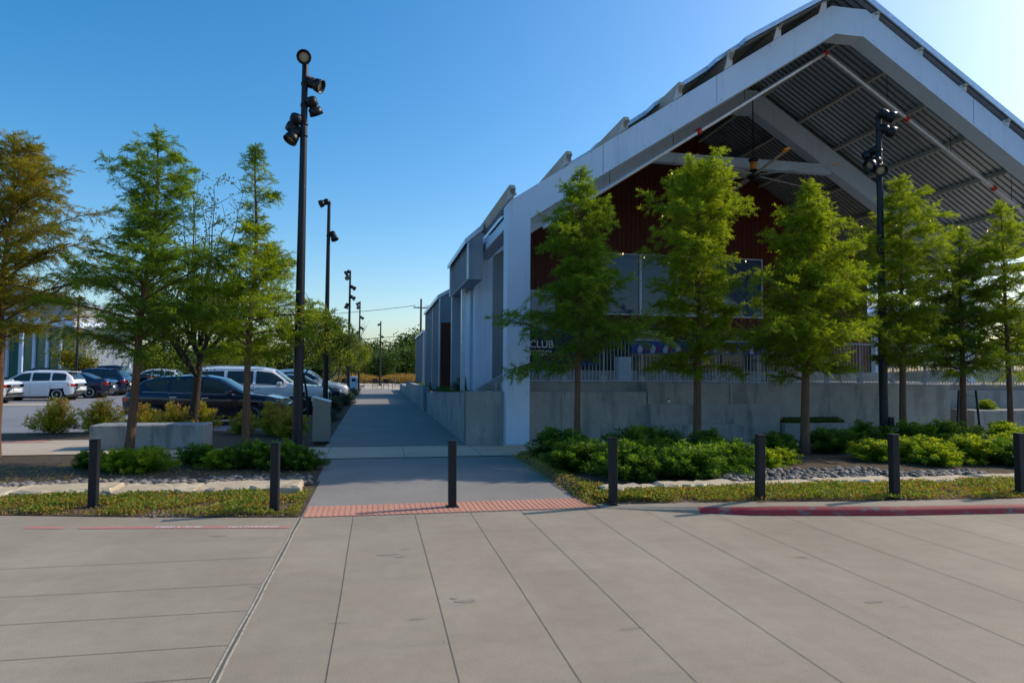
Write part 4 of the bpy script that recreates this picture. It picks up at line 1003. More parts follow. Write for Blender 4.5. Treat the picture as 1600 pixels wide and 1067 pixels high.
# second layer inside: haunch soffit strip below left rafter
# sprinkler pipe
pp = empty('sprinkler_pipe', (XR,15.9,9.9), 'pale sprinkler pipe with red couplings following the inside of the front gable', 'pipe')
def pz(x): return zo(x)-TH-.33
b = (XR,15.9,9.9)
Yp = 15.75
lx = [3.9,5.6,7.3,9.3,XR]; rx_ = [XR,13.6,15.6,17.6,19.4]
for seg in (lx, rx_):
    part(MB().tube([(x,Yp,pz(x)) for x in (seg[0], seg[-1])], .055, 10), 'pipe_run', MT['pipe'], pp, b)
for x in (4.6,8.0,XR,14.2,17.0):
    d = Vector((1,0,.655 if x < XR else -.655)).normalized()
    part(MB().lathe([(-.06,.08),(.06,.08)], (x,Yp,pz(x)), d, 10), 'coupling', MT['red'], pp, b)
for x in (5.6,7.3,9.3,13.6,15.6,17.6):
    part(MB().tube([(x,Yp,pz(x)),(x,Yp,pz(x)+.75)], .01, 4), 'hanger', MT['black'], pp, b)
# red gable wall with windows
YW = 24.5
zin = lambda x: zo(x)+PH(x)+.0
gx0, gx1 = 5.3, 20.0
mb = MB()
WX0, WX1, WZ0, WZ1 = 8.45, 15.2, 3.9, 6.28
GX0, GX1, GZ1 = 6.2, 17.0, 3.35
def wallpanel(mb, x0, x1, z0f, z1f):
    xs_ = sorted(set([x0, x1]+([XR] if x0 < XR < x1 else [])))
    for a, b in zip(xs_, xs_[1:]):
        mb.add([(a,YW,z0f(a)),(b,YW,z0f(b)),(b,YW,z1f(b)),(a,YW,z1f(a)),(a,YW+.2,z0f(a)),(b,YW+.2,z0f(b)),(b,YW+.2,z1f(b)),(a,YW+.2,z1f(a))],
               [(0,1,2,3),(7,6,5,4),(0,4,5,1),(3,2,6,7),(0,3,7,4),(1,5,6,2)])
c = lambda v: (lambda x: v)
wallpanel(mb, gx0, WX0, c(GZ1), zin); wallpanel(mb, WX0, WX1, c(WZ1), zin); wallpanel(mb, WX1, gx1, c(GZ1), zin); wallpanel(mb, WX0, WX1, c(GZ1), c(WZ0))
wallpanel(mb, gx0, GX0, c(1.4), c(GZ1)); wallpanel(mb, GX1, gx1, c(1.4), c(GZ1))
P_(mb, 'gable_wall', MT['redwood'])
mb = MB(); x = gx0+.1
while x < gx1:
    zt = zin(x)-.02
    for z0_, z1_ in ([(WZ1, zt), (GZ1, WZ0)] if WX0-.02 < x < WX1 else [(GZ1, zt)]): mb.box(x, x+.018, YW-.022, YW, z0_+.0, z1_)
    x += .19
P_(mb, 'batten', MT['redwood'])
for i, (a, b) in enumerate(((8.47,9.95),(10.0,11.5),(11.55,13.1),(13.15,15.18))):
    w = P_(MB().box(a, b, YW+.05, YW+.07, WZ0+.03, WZ1-.03), 'window', MT['wglass'])
    fr = MB().box(a-.03,a+.02,YW-.01,YW+.09,WZ0,WZ1).box(a+.02,b-.02,YW-.01,YW+.09,WZ0,WZ0+.04).box(a+.02,b-.02,YW-.01,YW+.09,WZ1-.04,WZ1).box(b-.02,b+.02,YW-.01,YW+.09,WZ0,WZ1)
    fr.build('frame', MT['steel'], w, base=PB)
for k in range(9):
    a = GX0+k*1.2; b = a+1.2
    w = P_(MB().box(a+.03, b-.03, YW+.05, YW+.07, 1.44, GZ1-.04), 'storefront_window', MT['cglass'])
    MB().box(a-.025,a+.03,YW,YW+.1,1.4,GZ1).box(a+.03,b-.03,YW,YW+.1,GZ1-.04,GZ1).build('frame', MT['trimblk'], w, base=PB)
P_(MB().box(GX0,GX1,YW+.5,YW+.6,1.4,GZ1), 'interior_wall', MT['darkin'])
P_(MB().box(gx0,gx1,YW-.25,YW-.05,3.38,3.46), 'canopy_ledge', MT['trimblk'])
# side returns of the porch: clad wall left part
mb = MB()
mb.box(3.5,5.3,YW,YW+.2,3.4,6.9); P_(mb, 'side_cladding', MT['clad'])
mb = MB()
for k in range(12): mb.box(3.52+k*.15,3.54+k*.15,YW-.02,YW,3.4,6.4+.02*k)
P_(mb, 'cladding_ribs', MT['clad'])
P_(MB().box(3.5,5.28,YW+.02,YW+.05,2.35,3.38), 'dark_window', MT['wglass'])
P_(MB().box(3.5,5.28,YW+.0,YW+.1,1.4,2.33), 'white_panel', MT['steel'])
# life ring and flags near it: red post
e = tag(MB().box(-.04,.04,-.02,.02,0,.85,.005).build('red_sign_strip', MT['red']), 'narrow red vertical strip between the two left columns', 'sign'); e.location = (4.08,24.3,1.42)
# main hall body behind the gable wall
P_(MB().box(5.3,20.0,24.75,29.8,1.0,5.5), 'hall_body', MT['clad'])
# ceiling fan
e = empty('ceiling_fan', (11.75,19.4,8.45), 'large six-bladed ceiling fan with orange blade tips hanging under the roof', 'ceiling fan')
MB().tube([(0,0,0),(0,0,2.2)], .02, 8).build('downrod', MT['black'], e)
MB().lathe([(-.55,.12),(-.5,.2),(-.3,.2),(-.25,.1),(0,.09),(.05,.16),(.1,.16),(.12,.03)]).build('motor', MT['black'], e)
MB().lathe([(-.24,.11),(.0,.11)]).build('motor_band', MT['orange'], e)
for k in range(6):
    a = k*math.pi/3+.35; cx, sx = math.cos(a), math.sin(a)
    def RB(x, y, z): return (x*cx-y*sx, x*sx+y*cx, z)
    bl = MB().add([RB(.15,-.07,-.42),(RB(2.3,-.07,-.42)),RB(2.3,.09,-.38),RB(.15,.09,-.38),RB(.15,-.07,-.445),RB(2.3,-.07,-.445),RB(2.3,.09,-.405),RB(.15,.09,-.405)], [(0,1,2,3),(7,6,5,4),(0,4,5,1),(1,5,6,2),(2,6,7,3),(3,7,4,0)]).build('blade', MT['steelg'], e)
    MB().add([RB(2.3,-.075,-.41),RB(2.5,-.075,-.38),RB(2.5,.095,-.34),RB(2.3,.095,-.37),RB(2.3,-.075,-.455),RB(2.5,-.075,-.43),RB(2.5,.095,-.39),RB(2.3,.095,-.415)], [(0,1,2,3),(7,6,5,4),(0,4,5,1),(1,5,6,2),(2,6,7,3),(3,7,4,0)]).build('blade_tip', MT['orange'], bl)
# string lights
MT['bulb'] = plain('lit bulb', (1,.8,.5), .4, emit=((1,.66,.32), 2.5))
def string_lights(label, pts, sag, nb):
    e = empty('string_lights', pts[0], label, 'string lights', 'strings of warm bulbs under the roof')
    O = Vector(pts[0]); P = []
    for a, b in zip(pts, pts[1:]):
        for k in range(nb): 
            t = k/nb; q = Vector(a).lerp(Vector(b), t); q.z -= sag*4*t*(1-t); P.append(q-O)
    P.append(Vector(pts[-1])-O)
    MB().tube(P, .008, 4, False).build('cable', MT['black'], e)
    for k, q in enumerate(P):
        if k % 2 == 1: MB().lathe([(-.07,.006),(-.06,.018),(-.04,.021),(-.01,.010),(0,.008)], q, (0,0,1), 8).build('bulb', MT['bulb'], e)
string_lights('warm string lights running down the left side of the red gable', [(9.1,19.6,8.4),(10.4,23.5,7.5),(12.8,24.2,5.9)], .3, 8)
string_lights('warm string lights crossing just above the upper windows', [(5.4,21,6.5),(9.5,24.2,6.3),(13.5,24.2,6.3),(18.5,22,6.0)], .35, 8)
string_lights('warm string lights along the right side of the pavilion', [(13.0,20,6.9),(17.5,18.5,6.7),(20.3,16.5,6.2)], .25, 9)

# metal clad side blocks along the walkway
def block(label, x0, x1, y0, y1, zt, zb_, rise=.5, door=None, base=0.9):
    e = empty('side_block', (x0,y0,0), label, 'building block', 'metal clad blocks along the building side'); b = (x0,y0,0)
    part(MB().prism([(x0,zb_),(x1,zb_),(x1,zt+rise*(x1-x0)),(x0,zt)], 'Y', y0, y1), 'cladding', MT['clad'], e, b)
    mb = MB(); y = y0+.15
    while y < y1: mb.box(x0-.025,x0,y,y+.03,zb_+.02,zt-.02); y += .32
    x = x0+.1
    while x < x1-.05: mb.box(x,x+.03,y0-.025,y0,zb_+.02,zt+rise*(x-x0)-.02); x += .3
    part(mb, 'ribs', MT['clad'], e, b)
    part(MB().prism([(x0-.12,zt-.02),(x0-.12,zt-.16),(x1,zt-.10+rise*(x1-x0+.1)+.12),(x1,zt+rise*(x1-x0+.1)+.2)], 'Y', y0-.08, y1+.05), 'roof_edge', MT['trim'], e, b)
    part(MB().box(x0-.045,x0+.0,y0-.05,y0+.03,zb_,zt-.1), 'corner_trim', MT['trim'], e, b)
    part(MB().box(x0-.045,x0+.0,y1-.08,y1+.03,zb_,zt-.1), 'corner_trim', MT['trim'], e, b)
    return e, b
e, b = block('upper metal clad block overhanging beside the second white column', 2.42, 2.82, 18.3, 22.9, 5.33, 4.22, .5)
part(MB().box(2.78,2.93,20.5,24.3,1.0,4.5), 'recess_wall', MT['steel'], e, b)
part(MB().box(2.44,2.78,22.55,22.88,1.0,4.22), 'pier', MT['clad'], e, b)
part(MB().box(2.50,2.62,20.4,20.6,1.0,4.22), 'downpipe', MT['trim'], e, b)
e, b = block('farther metal clad block with the tall red-brown door', 2.42, 4.9, 26.8, 34.8, 4.72, .8, .5)
part(MB().box(2.46,3.6,26.70,26.77,.9,3.62), 'door', MT['redwood'], e, b)
part(MB().box(2.39,2.417,30.3,30.36,.8,4.6), 'trim', MT['trim'], e, b)
e, b = block('last metal clad block at the far end of the building', 2.8, 6, 42, 50, 4.2, .5, .3)
tag(MB().box(3.0,6.2,23.2,26.8,.9,4.6).build('link_wall', MT['clad'], base=(4,25,0)), 'recessed grey wall linking the two metal clad blocks', 'wall')

# ---------------------------------------------------------------- cars
def car(label, kind, paint, loc, rz, rim='rim', lights_on=False, group=None):
    """local x runs from rear (0) to front (L); faces +x"""
    S = {
     'suv':   dict(L=4.7,W=.93,clr=.20,wr=.36,wb=(.85,3.62),hood=1.05,belt=1.08,roof=1.68,st=[(0,.62,.86,.86),(.06,.45,1.02,1.02),(.2,.36,1.10,1.16),(.55,.30,1.12,1.54),(.95,.26,1.11,1.64),(1.7,.24,1.08,1.69),(2.3,.24,1.06,1.67),(2.65,.24,1.05,1.60),(3.42,.24,1.03,1.08),(4.1,.25,.97,.99),(4.5,.3,.86,.88),(4.64,.4,.72,.74),(4.70,.5,.62,.64)]),
     'bigsuv':dict(L=5.2,W=1.0,clr=.25,wr=.41,wb=(1.0,4.15),st=[(0,.62,.98,.98),(.05,.48,1.1,1.2),(.15,.38,1.18,1.74),(.4,.34,1.2,1.86),(1.2,.3,1.2,1.9),(2.6,.28,1.19,1.9),(3.1,.28,1.18,1.82),(3.78,.28,1.17,1.22),(4.6,.3,1.13,1.15),(5.0,.34,1.06,1.08),(5.14,.45,.9,.92),(5.2,.55,.75,.76)]),
     'hatch': dict(L=4.35,W=.88,clr=.18,wr=.33,wb=(.8,3.4),st=[(0,.5,.82,.82),(.05,.4,.95,.97),(.18,.32,1.0,1.25),(.5,.27,1.02,1.50),(.9,.22,1.01,1.54),(1.9,.2,.98,1.56),(2.5,.2,.96,1.50),(3.3,.2,.93,.98),(3.85,.22,.86,.88),(4.2,.3,.72,.74),(4.31,.38,.6,.62),(4.35,.45,.52,.54)]),
     'sedan': dict(L=4.65,W=.90,clr=.16,wr=.33,wb=(.95,3.75),st=[(0,.5,.82,.82),(.05,.4,.98,.99),(.25,.3,1.03,1.05),(.7,.25,1.02,1.06),(1.5,.2,.98,1.40),(2.2,.18,.95,1.44),(2.75,.18,.93,1.40),(3.5,.18,.90,.95),(4.1,.2,.82,.84),(4.5,.28,.70,.72),(4.62,.38,.58,.60),(4.65,.45,.5,.52)]),
     'pickup':dict(L=5.8,W=1.0,clr=.3,wr=.42,wb=(1.15,4.75),st=[(0,.6,1.12,1.12),(.04,.5,1.28,1.28),(.2,.42,1.30,1.30),(1.0,.35,1.30,1.30),(1.9,.32,1.28,1.285),(2.0,.32,1.28,1.84),(2.6,.3,1.26,1.92),(3.5,.3,1.24,1.88),(4.2,.3,1.22,1.26),(5.2,.33,1.16,1.18),(5.65,.4,1.05,1.07),(5.76,.5,.9,.92),(5.8,.6,.75,.76)]),
    }[kind]
    L, W = S['L'], S['W']; st = np.array(S['st'])
    def smooth(col):
        xs = np.arange(0, L+.001, .045); v = np.interp(xs, st[:,0], st[:,col]); k = np.array([.2,.6,.2]); k = k/k.sum()
        if True:
            vp = np.pad(v, 1, mode='edge'); v = np.convolve(vp, k, 'valid')
        return xs, v
    xs, zl = smooth(1); _, zb = smooth(2); _, zr = smooth(3)
    wn_ = W*(1-.16*np.clip(1-xs/.35,0,1)**2-.22*np.clip((xs-(L-.75))/.75,0,1)**2.2)
    tt = [0,.25,.5,.75,.95]
    def section(x):
        a, b, c, w = (np.interp(x, xs, q) for q in (zl, zb, zr, wn_))
        g = max(0, c-b); wr_ = w*(.93-.22*min(1, g/.55))
        S_ = [(0,a),(w*.55,a),(w*.86,a),(w*.95,a+.03)]
        for t in tt: S_.append((w*(.965+.035*math.sin(min(1,t*1.25)*math.pi*.5) - .02*max(0,t-.7)), a+.06+(b-.09-a)*t))
        S_.append((w*.955, b-.01)); S_.append((w*.925, b+.012))
        S_.append((w*.925+(wr_-w*.925)*.5+.012, b+.012+(g)*.45)); S_.append((wr_+.005, b+.02+g*.84))
        S_.append((wr_*.93, b+.02+g*.95)); S_.append((wr_*.6, b+.03+g*.995)); S_.append((0, b+.045+g))
        return S_
    prof = [section(x) for x in xs]; m = len(prof[0])
    vs = []; fs = []
    for sy in (1,-1):
        o = len(vs)
        for x, s_ in zip(xs, prof): vs += [(x, sy*p[0], p[1]) for p in s_]
        for i in range(len(xs)-1):
            for j in range(m-1):
                cx = (xs[i]+xs[i+1])/2; cz = (prof[i][j][1]+prof[i][j+1][1])/2
                if j <= 8 and any(math.hypot(cx-wx, cz-S['wr']) < S['wr']+.05 for wx in S['wb']): continue
                q = (o+i*m+j, o+(i+1)*m+j, o+(i+1)*m+j+1, o+i*m+j+1)
                fs.append(q if sy < 0 else q[::-1])
        for i, fl in ((0, 1), (len(xs)-1, -1)):
            q = tuple(o+i*m+j for j in range(m)); fs.append(q if fl*sy > 0 else q[::-1])
    e = empty('car', loc, label, {'pickup':'pickup truck','suv':'suv','bigsuv':'suv'}.get(kind, 'car'), group, rz)
    e.name = {'pickup':'pickup_truck','suv':'parked_suv','bigsuv':'parked_suv','hatch':'parked_hatchback','sedan':'parked_sedan'}[kind]
    body = MB().add(vs, fs, True).build('body', paint, e)
    # black wells
    mb = MB()
    for wx in S['wb']:
        for sy in (1,-1): mb.lathe([(0,S['wr']+.085),(.24,S['wr']+.085)], (wx, sy*(W-.30), S['wr']), (0,sy,0), 24)
    mb.box(.4,L-.4,-W*.8,W*.8,S['clr']-.02,S['clr']+.15)
    mb.build('wheel_arch', MT['trimblk'], e)
    for wx in S['wb']:
        for sy in (1,-1):
            w = MB().lathe([(-.12,S['wr']*.7),(-.12,S['wr']-.02),(-.09,S['wr']),(.08,S['wr']),(.11,S['wr']-.02),(.11,S['wr']*.72)], (wx, sy*(W-.13), S['wr']), (0,sy,0), 28).build('wheel', MT['tyre'], e)
            rm = MB(); rr_ = S['wr']*.70; c0 = Vector((wx, sy*(W-.13), S['wr']))
            rm.lathe([(.095,rr_+.015),(.117,rr_+.01),(.117,rr_-.03),(.07,rr_-.035)], c0, (0,sy,0), 28)
            rm.lathe([(.07,.06),(.112,.05),(.115,.02)], c0, (0,sy,0), 12)
            for k in range(10):
                a = k*2*math.pi/10+.2*(k % 2); d = Vector((math.cos(a),0,math.sin(a))); n = Vector((-math.sin(a),0,math.cos(a)))*.022; yv = Vector((0,sy*.095,0))
                q = [c0+yv+d*.04-n*.8, c0+yv+d*.04+n*.8, c0+yv*1.08+d*(rr_-.02)+n*1.2, c0+yv*1.08+d*(rr_-.02)-n*1.2]
                rm.add(q+[p+Vector((0,-sy*.03,0)) for p in q], [(0,1,2,3),(7,6,5,4),(0,4,5,1),(2,6,7,3),(1,5,6,2),(3,7,4,0)])
            rm.build('rim', MT[rim], w)
            MB().lathe([(.03,rr_-.03),(.045,rr_-.03)], c0, (0,sy,0), 20).build('brake_disc', MT['trimblk'], w)
    # side glass patches along the cabin
    def pt(x, t, sy, o=.008):
        s_ = section(x); a = s_[10]; b = s_[12]; mid = s_[11]
        p = (a[0]+(mid[0]-a[0])*t*2, a[1]+(mid[1]-a[1])*t*2) if t < .5 else (mid[0]+(b[0]-mid[0])*(t-.5)*2, mid[1]+(b[1]-mid[1])*(t-.5)*2)
        return (x, sy*(p[0]+o), p[1]+o*.3)
    cab = st[st[:,3]-st[:,2] > .06]; r0_, r1_ = cab[0][0], cab[-1][0]
    full = st[st[:,3]-st[:,2] > .42]; f0, f1 = full[0][0], full[-1][0]
    cuts = {'suv':[(.62,1.25),(1.33,2.14),(2.22,3.12)],'bigsuv':[(.42,1.38),(1.5,2.42),(2.52,3.52)],'hatch':[(.42,1.08),(1.18,2.0),(2.1,2.98)],'sedan':[(1.12,2.12),(2.2,3.2)],'pickup':[(2.08,2.95),(3.05,3.98)]}[kind]
    for (a, b) in cuts:
        for sy in (1,-1):
            n = 12; g = MB(); vv = []; gg = []
            X = np.linspace(a, b, n)
            for x in X:
                s_ = section(x); h = s_[12][1]-s_[10][1]
                lo = .06; hi = max(.08, min(.93, 1-.03/max(h,.04)))
                if kind in ('suv',) and x < .95: lo = .06+.55*(.95-x)/.5; hi = min(hi, .92); lo = min(lo, hi-.03)
                for t in np.linspace(lo, hi, 5): vv.append(pt(x, t, sy))
            for i in range(n-1):
                for j in range(4):
                    q = (i*5+j, (i+1)*5+j, (i+1)*5+j+1, i*5+j+1); gg.append(q if sy < 0 else q[::-1])
            g.add(vv, gg, True).build('side_window', MT['cglass'], e)
    # chrome line under windows
    if kind in ('suv','bigsuv','sedan'):
        for sy in (1,-1):
            pts = [pt(x, .02, sy, .012) for x in np.linspace(cuts[0][0]-.05, cuts[-1][1]+.05, 14)]
            MB().tube(pts, .010, 4, False).build('window_trim', MT['chrome'], e)
    # windscreen and rear window
    def screen(x0, x1, name, k0=.86):
        n = 8; vv = []; gg = []
        for x in np.linspace(x0, x1, n):
            s_ = section(x); 
            ys = np.linspace(-1,1,9)
            wv = s_[13][0]*k0/.93
            for y in ys:
                yy = abs(y)*wv; z = np.interp(yy, [s_[15][0], s_[14][0], s_[13][0]], [s_[15][1], s_[14][1], s_[13][1]])
                vv.append((x+(.012 if name == 'windscreen' else -.012), y*wv, z+.012))
        for i in range(n-1):
            for j in range(8): gg.append((i*9+j, (i+1)*9+j, (i+1)*9+j+1, i*9+j+1))
        MB().add(vv, gg, True).build(name, MT['cglass'], e)
    ws = {'suv':(2.72,3.36),'bigsuv':(3.16,3.72),'hatch':(2.56,3.22),'sedan':(2.82,3.42),'pickup':(3.56,4.14)}[kind]; screen(*ws, 'windscreen')
    rs = {'suv':(.22,.52),'bigsuv':(.07,.22),'hatch':(.10,.46),'sedan':(.74,1.46),'pickup':None}[kind]
    if rs: screen(*rs, 'rear_window')
    # lights
    wf = np.interp(L-.18, xs, wn_)
    zt = np.interp(.15, xs, zb)
    for sy in (1,-1):
        tl = MB(); 
        for (dx, z0_, z1_) in ((.0, zt-.24, zt-.10),):
            vv = []
            for x in (-.012, .12, .30):
                w_ = np.interp(max(x,0), xs, wn_)
                for z in (z0_+(.03 if x > .2 else 0), z1_): vv.append((x, sy*(w_*1.0+.006), z))
            q = [(0,2,3,1),(2,4,5,3)]; tl.add(vv, q if sy < 0 else [p[::-1] for p in q])
            wr0 = np.interp(0, xs, wn_)
            a = [(-.014, sy*wr0*.55, z0_+.02), (-.014, sy*(wr0+.004), z0_), (-.014, sy*(wr0+.004), z1_), (-.014, sy*wr0*.55, z1_)]
            tl.add(a+[(p[0]+.03,p[1],p[2]) for p in a], [(0,1,2,3),(3,2,1,0),(0,4,5,1),(3,2,6,7)])
        tl.build('tail_light', MT['tail'], e)
        hl = MB(); zf = np.interp(L-.3, xs, zb)-.06; vv = []
        for x in (L-.55, L-.3, L-.1, L-.03):
            w_ = np.interp(x, xs, wn_)*.985; zz = min(zf, np.interp(x, xs, zb)-.03)
            for z in (zz-.13, zz): vv.append((x, sy*(w_+.008), z))
        q = [(2*k,2*k+2,2*k+3,2*k+1) for k in range(3)]; hl.add(vv, q if sy < 0 else [p[::-1] for p in q])
        h = hl.build('headlight', MT['head'], e)
        x = L-.30; w_ = np.interp(x, xs, wn_)
        MB().box(x-.05,x+.05,sy*w_-.012,sy*w_+.014,zf-.28,zf-.22,.003).build('marker_lamp', MT['amber'], e)
        # mirror, handles
        mx = cuts[-1][1]-.12
        sct = section(mx); zb_ = sct[10][1]
        MB().box(mx-.09,mx+.09,sy*(W+.10)-.09,sy*(W+.10)+.09,zb_+.0,zb_+.15,.03).box(mx-.03,mx+.03,min(sy*(W-.06),sy*(W+.04)),max(sy*(W-.06),sy*(W+.04)),zb_,zb_+.04).build('mirror', paint if kind != 'pickup' else MT['trimblk'], e)
        for (a, b) in cuts[-2:]:
            w_ = section(a+.12)[7][0]; zz = section(a+.12)[10][1]-.15
            MB().box(a+.0,a+.2,sy*(w_+.02)-.012,sy*(w_+.02)+.012,zz,zz+.03,.006).build('door_handle', MT['chrome'] if kind != 'hatch' else paint, e)
        # lower sill trim and door seams
        for (a, b) in cuts:
            xx = b+.045
            if xx < r1_+.1:
                s_ = section(xx); MB().tube([(xx, sy*(s_[j][0]+.001), s_[j][1]) for j in range(4, 11)], .005, 4, False).build('door_seam', MT['trimblk'], e)
        if kind in ('suv','bigsuv'):
            x0_, x1_ = S['wb'][0]+S['wr']+.1, S['wb'][1]-S['wr']-.1
            MB().box(x0_,x1_,min(sy*W*.955,sy*W*.995),max(sy*W*.955,sy*W*.995),.30,.335).build('sill_trim', MT['chrome'], e)
    MB().box(-.03,-.004,-.16,.16,zt-.42,zt-.28).build('number_plate', MT['plate'], e)
    MB().box(-.035,.05,-W*.8,W*.8,.36,.52,.01).build('rear_bumper_trim', MT['trimblk'], e)
    gz = np.interp(L-.15, xs, zb); MB().box(L-.08,L+.012,-W*.5,W*.5,gz-.32,gz-.12,.01).build('grille', MT['trimblk'], e)
    if kind in ('suv','bigsuv'):
        for sy in (1,-1):
            X = np.linspace(f0+.1, f1-.3, 6); MB().tube([(x, sy*(section(x)[13][0]), section(x)[14][1]+.045-(.04 if k in (0,5) else 0)) for k, x in enumerate(X)], .014, 5).build('roof_rail', MT['trimblk'] if kind == 'suv' else MT['chrome'], e)
    if kind in ('suv','hatch'):
        s_ = section(f0+.05); MB().box(f0-.28,f0+.02,-s_[13][0]*.95,s_[13][0]*.95,s_[15][1]-.055,s_[15][1]-.02,.01).build('spoiler', paint, e)
    return e
def paint(name, c, metal=.0, rough=.25): return plain(name, c, rough, metal, .5, 1.0, .03, 2)
PW = paint('white car paint', (.72,.73,.74)); PN = paint('navy car paint', (.012,.02,.06), .4); PK = paint('black car paint', (.008,.009,.012), .3); PDN = paint('dark navy car paint', (.009,.012,.032), .4)
PS = paint('silver car paint', (.45,.47,.50), .6)
gC = 'cars parked nose in beside the walkway'; gC2 = 'cars parked across the lot'
car('dark navy SUV parked nearest, behind the golden shrubs', 'suv', PDN, (-7.35,22.55,.01), R(-1), 'rimd', group=gC).scale = (1,1,.87)
car('big white SUV parked just beyond the dark navy one', 'bigsuv', PW, (-7.0,27.6,.01), 0, group=gC).scale = (1,1,.92)
car('silver SUV behind the big white SUV', 'suv', PS, (-7.0,31.0,.01), 0, group=gC)
car('navy car whose bonnet shows by the second lamp post', 'sedan', PN, (-6.3,34.3,.01), 0, group=gC)
car('white SUV parked beside the white charger post', 'suv', PW, (-6.2,38.2,.01), 0, group=gC)
car('dark sedan farthest along the walkway side of the lot', 'sedan', PK, (-6.4,42,.01), 0, group=gC)
car('white sedan cut off by the left edge', 'sedan', PW, (-16.95,36.2,.01), R(180), group=gC2)
car('white hatchback parked across the lot at the left', 'hatch', PW, (-15.55,39.9,.01), R(180), group=gC2)
car('navy sedan behind the white hatchback', 'sedan', PN, (-15.15,43.3,.01), R(180), group=gC2)
car('navy SUV parked between the navy sedan and the black pickup', 'suv', PN, (-15.5,47.1,.01), R(180), group=gC2)
car('black pickup truck in the row across the lot', 'pickup', PK, (-15.3,51.6,.01), R(180), 'rimd', group=gC2)
car('white SUV at the far end of the row, beyond the black pickup', 'suv', PW, (-14.6,56.2,.01), R(180), group=gC2)
car('black SUV seen over the roof of the navy SUV', 'suv', PK, (-22.5,56,.01), R(180), group=gC2)
# charger post
e = empty('charger_post', (-1.55,46.5,.01), 'white charger post with a dark screen beside the walkway', 'charger')
MB().box(-.23,.23,-.15,.15,0,1.3,.03).build('cabinet', MT['steel'], e)
MB().box(-.13,.13,-.157,-.151,.95,1.15).build('screen', MT['darkin'], e)

# ---------------------------------------------------------------- tables and chairs at the walkway end
def chair_set(x, y, rz, label):
    e = empty('cafe_table', (x,y,.02), label, 'table', 'dark tables at the end of the walkway', rz)
    MB().box(-.6,.6,-.4,.4,.72,.76,.005).build('tabletop', MT['black'], e)
    for sx in (-.5,.5):
        for sy in (-.32,.32): MB().tube([(sx,sy,0),(sx,sy,.72)], .02, 6).build('leg', MT['black'], e)
def chair(x, y, rz, label):
    e = empty('cafe_chair', (x,y,.02), label, 'chair', 'dark chairs by the tables at the end of the walkway', rz)
    MB().box(-.24,.24,-.24,.24,.43,.47,.005).build('seat', MT['black'], e)
    MB().box(-.24,.24,.22,.25,.55,.92,.005).build('backrest', MT['black'], e)
    for sx in (-.21,.21):
        MB().tube([(sx,-.2,0),(sx,-.2,.43)], .015, 5).build('leg', MT['black'], e)
        MB().tube([(sx,.23,0),(sx,.23,.9)], .015, 5).build('leg', MT['black'], e)
chair_set(-.7,65,0,'dark table left of the farthest lamp post'); chair_set(.9,64,0,'dark table just right of the farthest lamp post')
for x,y,r_,lb in ((-3.0,65,.2,'leftmost dark chair at the walkway end'),(-2.0,66,-.4,'dark chair left of the left table'),(-.2,66.2,.1,'dark chair behind the left table'),(1.9,65.2,1.2,'dark chair right of the right table'),(.8,62.9,3.1,'dark chair in front of the right table')): chair(x,y,r_,lb)

# ---------------------------------------------------------------- background
# utility pole and wires
e = empty('utility_pole', (6.2,100,0), 'tall wooden utility pole with one crossarm beyond the walkway end', 'utility pole')
MB().tube([(0,0,0),(0,0,12.4)], [.2,.13], 8).build('pole', MT['barkd'], e)
MB().box(-1.1,1.1,-.06,.06,11.0,11.15).build('crossarm', MT['barkd'], e)
for x in (-1,-.4,.5,1): MB().lathe([(0,.05),(.14,.06),(.2,.02)], (x,0,11.15)).build('insulator', MT['steel'], e)
def wire(a, b, sag, label):
    P = [Vector(a).lerp(Vector(b), k/20)-Vector((0,0,sag*4*(k/20)*(1-k/20))) for k in range(21)]
    tag(MB().tube([p-P[0] for p in P], .035, 4, False).build('power_line', MT['black'], base=None), label, 'wire', 'power lines on the utility pole').location = P[0]
wire((5.4,100,11.4),(-45,118,11.4),1.6,'upper power line running left from the utility pole'); wire((6.9,100,11.4),(45,90,11.4),1.2,'power line running right behind the building from the utility pole')
wire((6.2,100,7.2),(-45,118,6.4),1.2,'lower power line running left from the utility pole')
# far trees
bgA = broadleaf('x', (0,0,0), 7.0, 1.0, 4.0, MT['bgl'], MT['barkd'], 91, 16000, .32, .22, 'trees beyond the parking lot', 'background_tree')
bgB = broadleaf('x', (0,0,0), 6.0, .8, 3.6, MT['yg'], MT['barkd'], 92, 13000, .28, .2, 'trees beyond the parking lot', 'background_tree')
spots = []
k = 0
place_words = ['behind the first lamp posts','left of the utility pole','beyond the far road','behind the parked row','beyond the cars at the left','right behind the utility pole']
far = [(-14,108,1.0),(-8.5,112,.95),(-3.8,106,.85),(.8,104,.74),(4.5,108,.92),(9.5,112,1.15),(13,118,1.3),(18,112,1.2),(-19,110,1.0),(-25,112,1.05),(-31,110,1.0),(-38,108,1.1),(-45,104,1.0),(-52,100,1.05),(-60,98,1.1),(-35,92,.8),(-28,94,.75),(-42,90,.85),(-22,88,.6),(6.5,128,1.5),(12,135,1.6),(-1,125,1.2)]
lbls = ['leafy background tree beyond the road, %s' % s for s in (
 'directly above the farthest small walkway tree','left of the gap above the tables','left of the farthest lamp post','just right of the farthest lamp post','left of the utility pole','right of the utility pole','partly hidden by the far metal clad block','hidden mostly behind the building','left of the row of walkway lamp posts','above the big white SUV','above the dark navy SUV rear','behind the slim leaning trunk','above the black pickup','above the navy sedan','above the white hatchback','small, behind the white posts','small, behind the far white SUV','behind the grey beam','smallest, above the big white SUV','tall, on the rise left of the far block','tallest, on the rise behind the far block','tall, above the tables')]
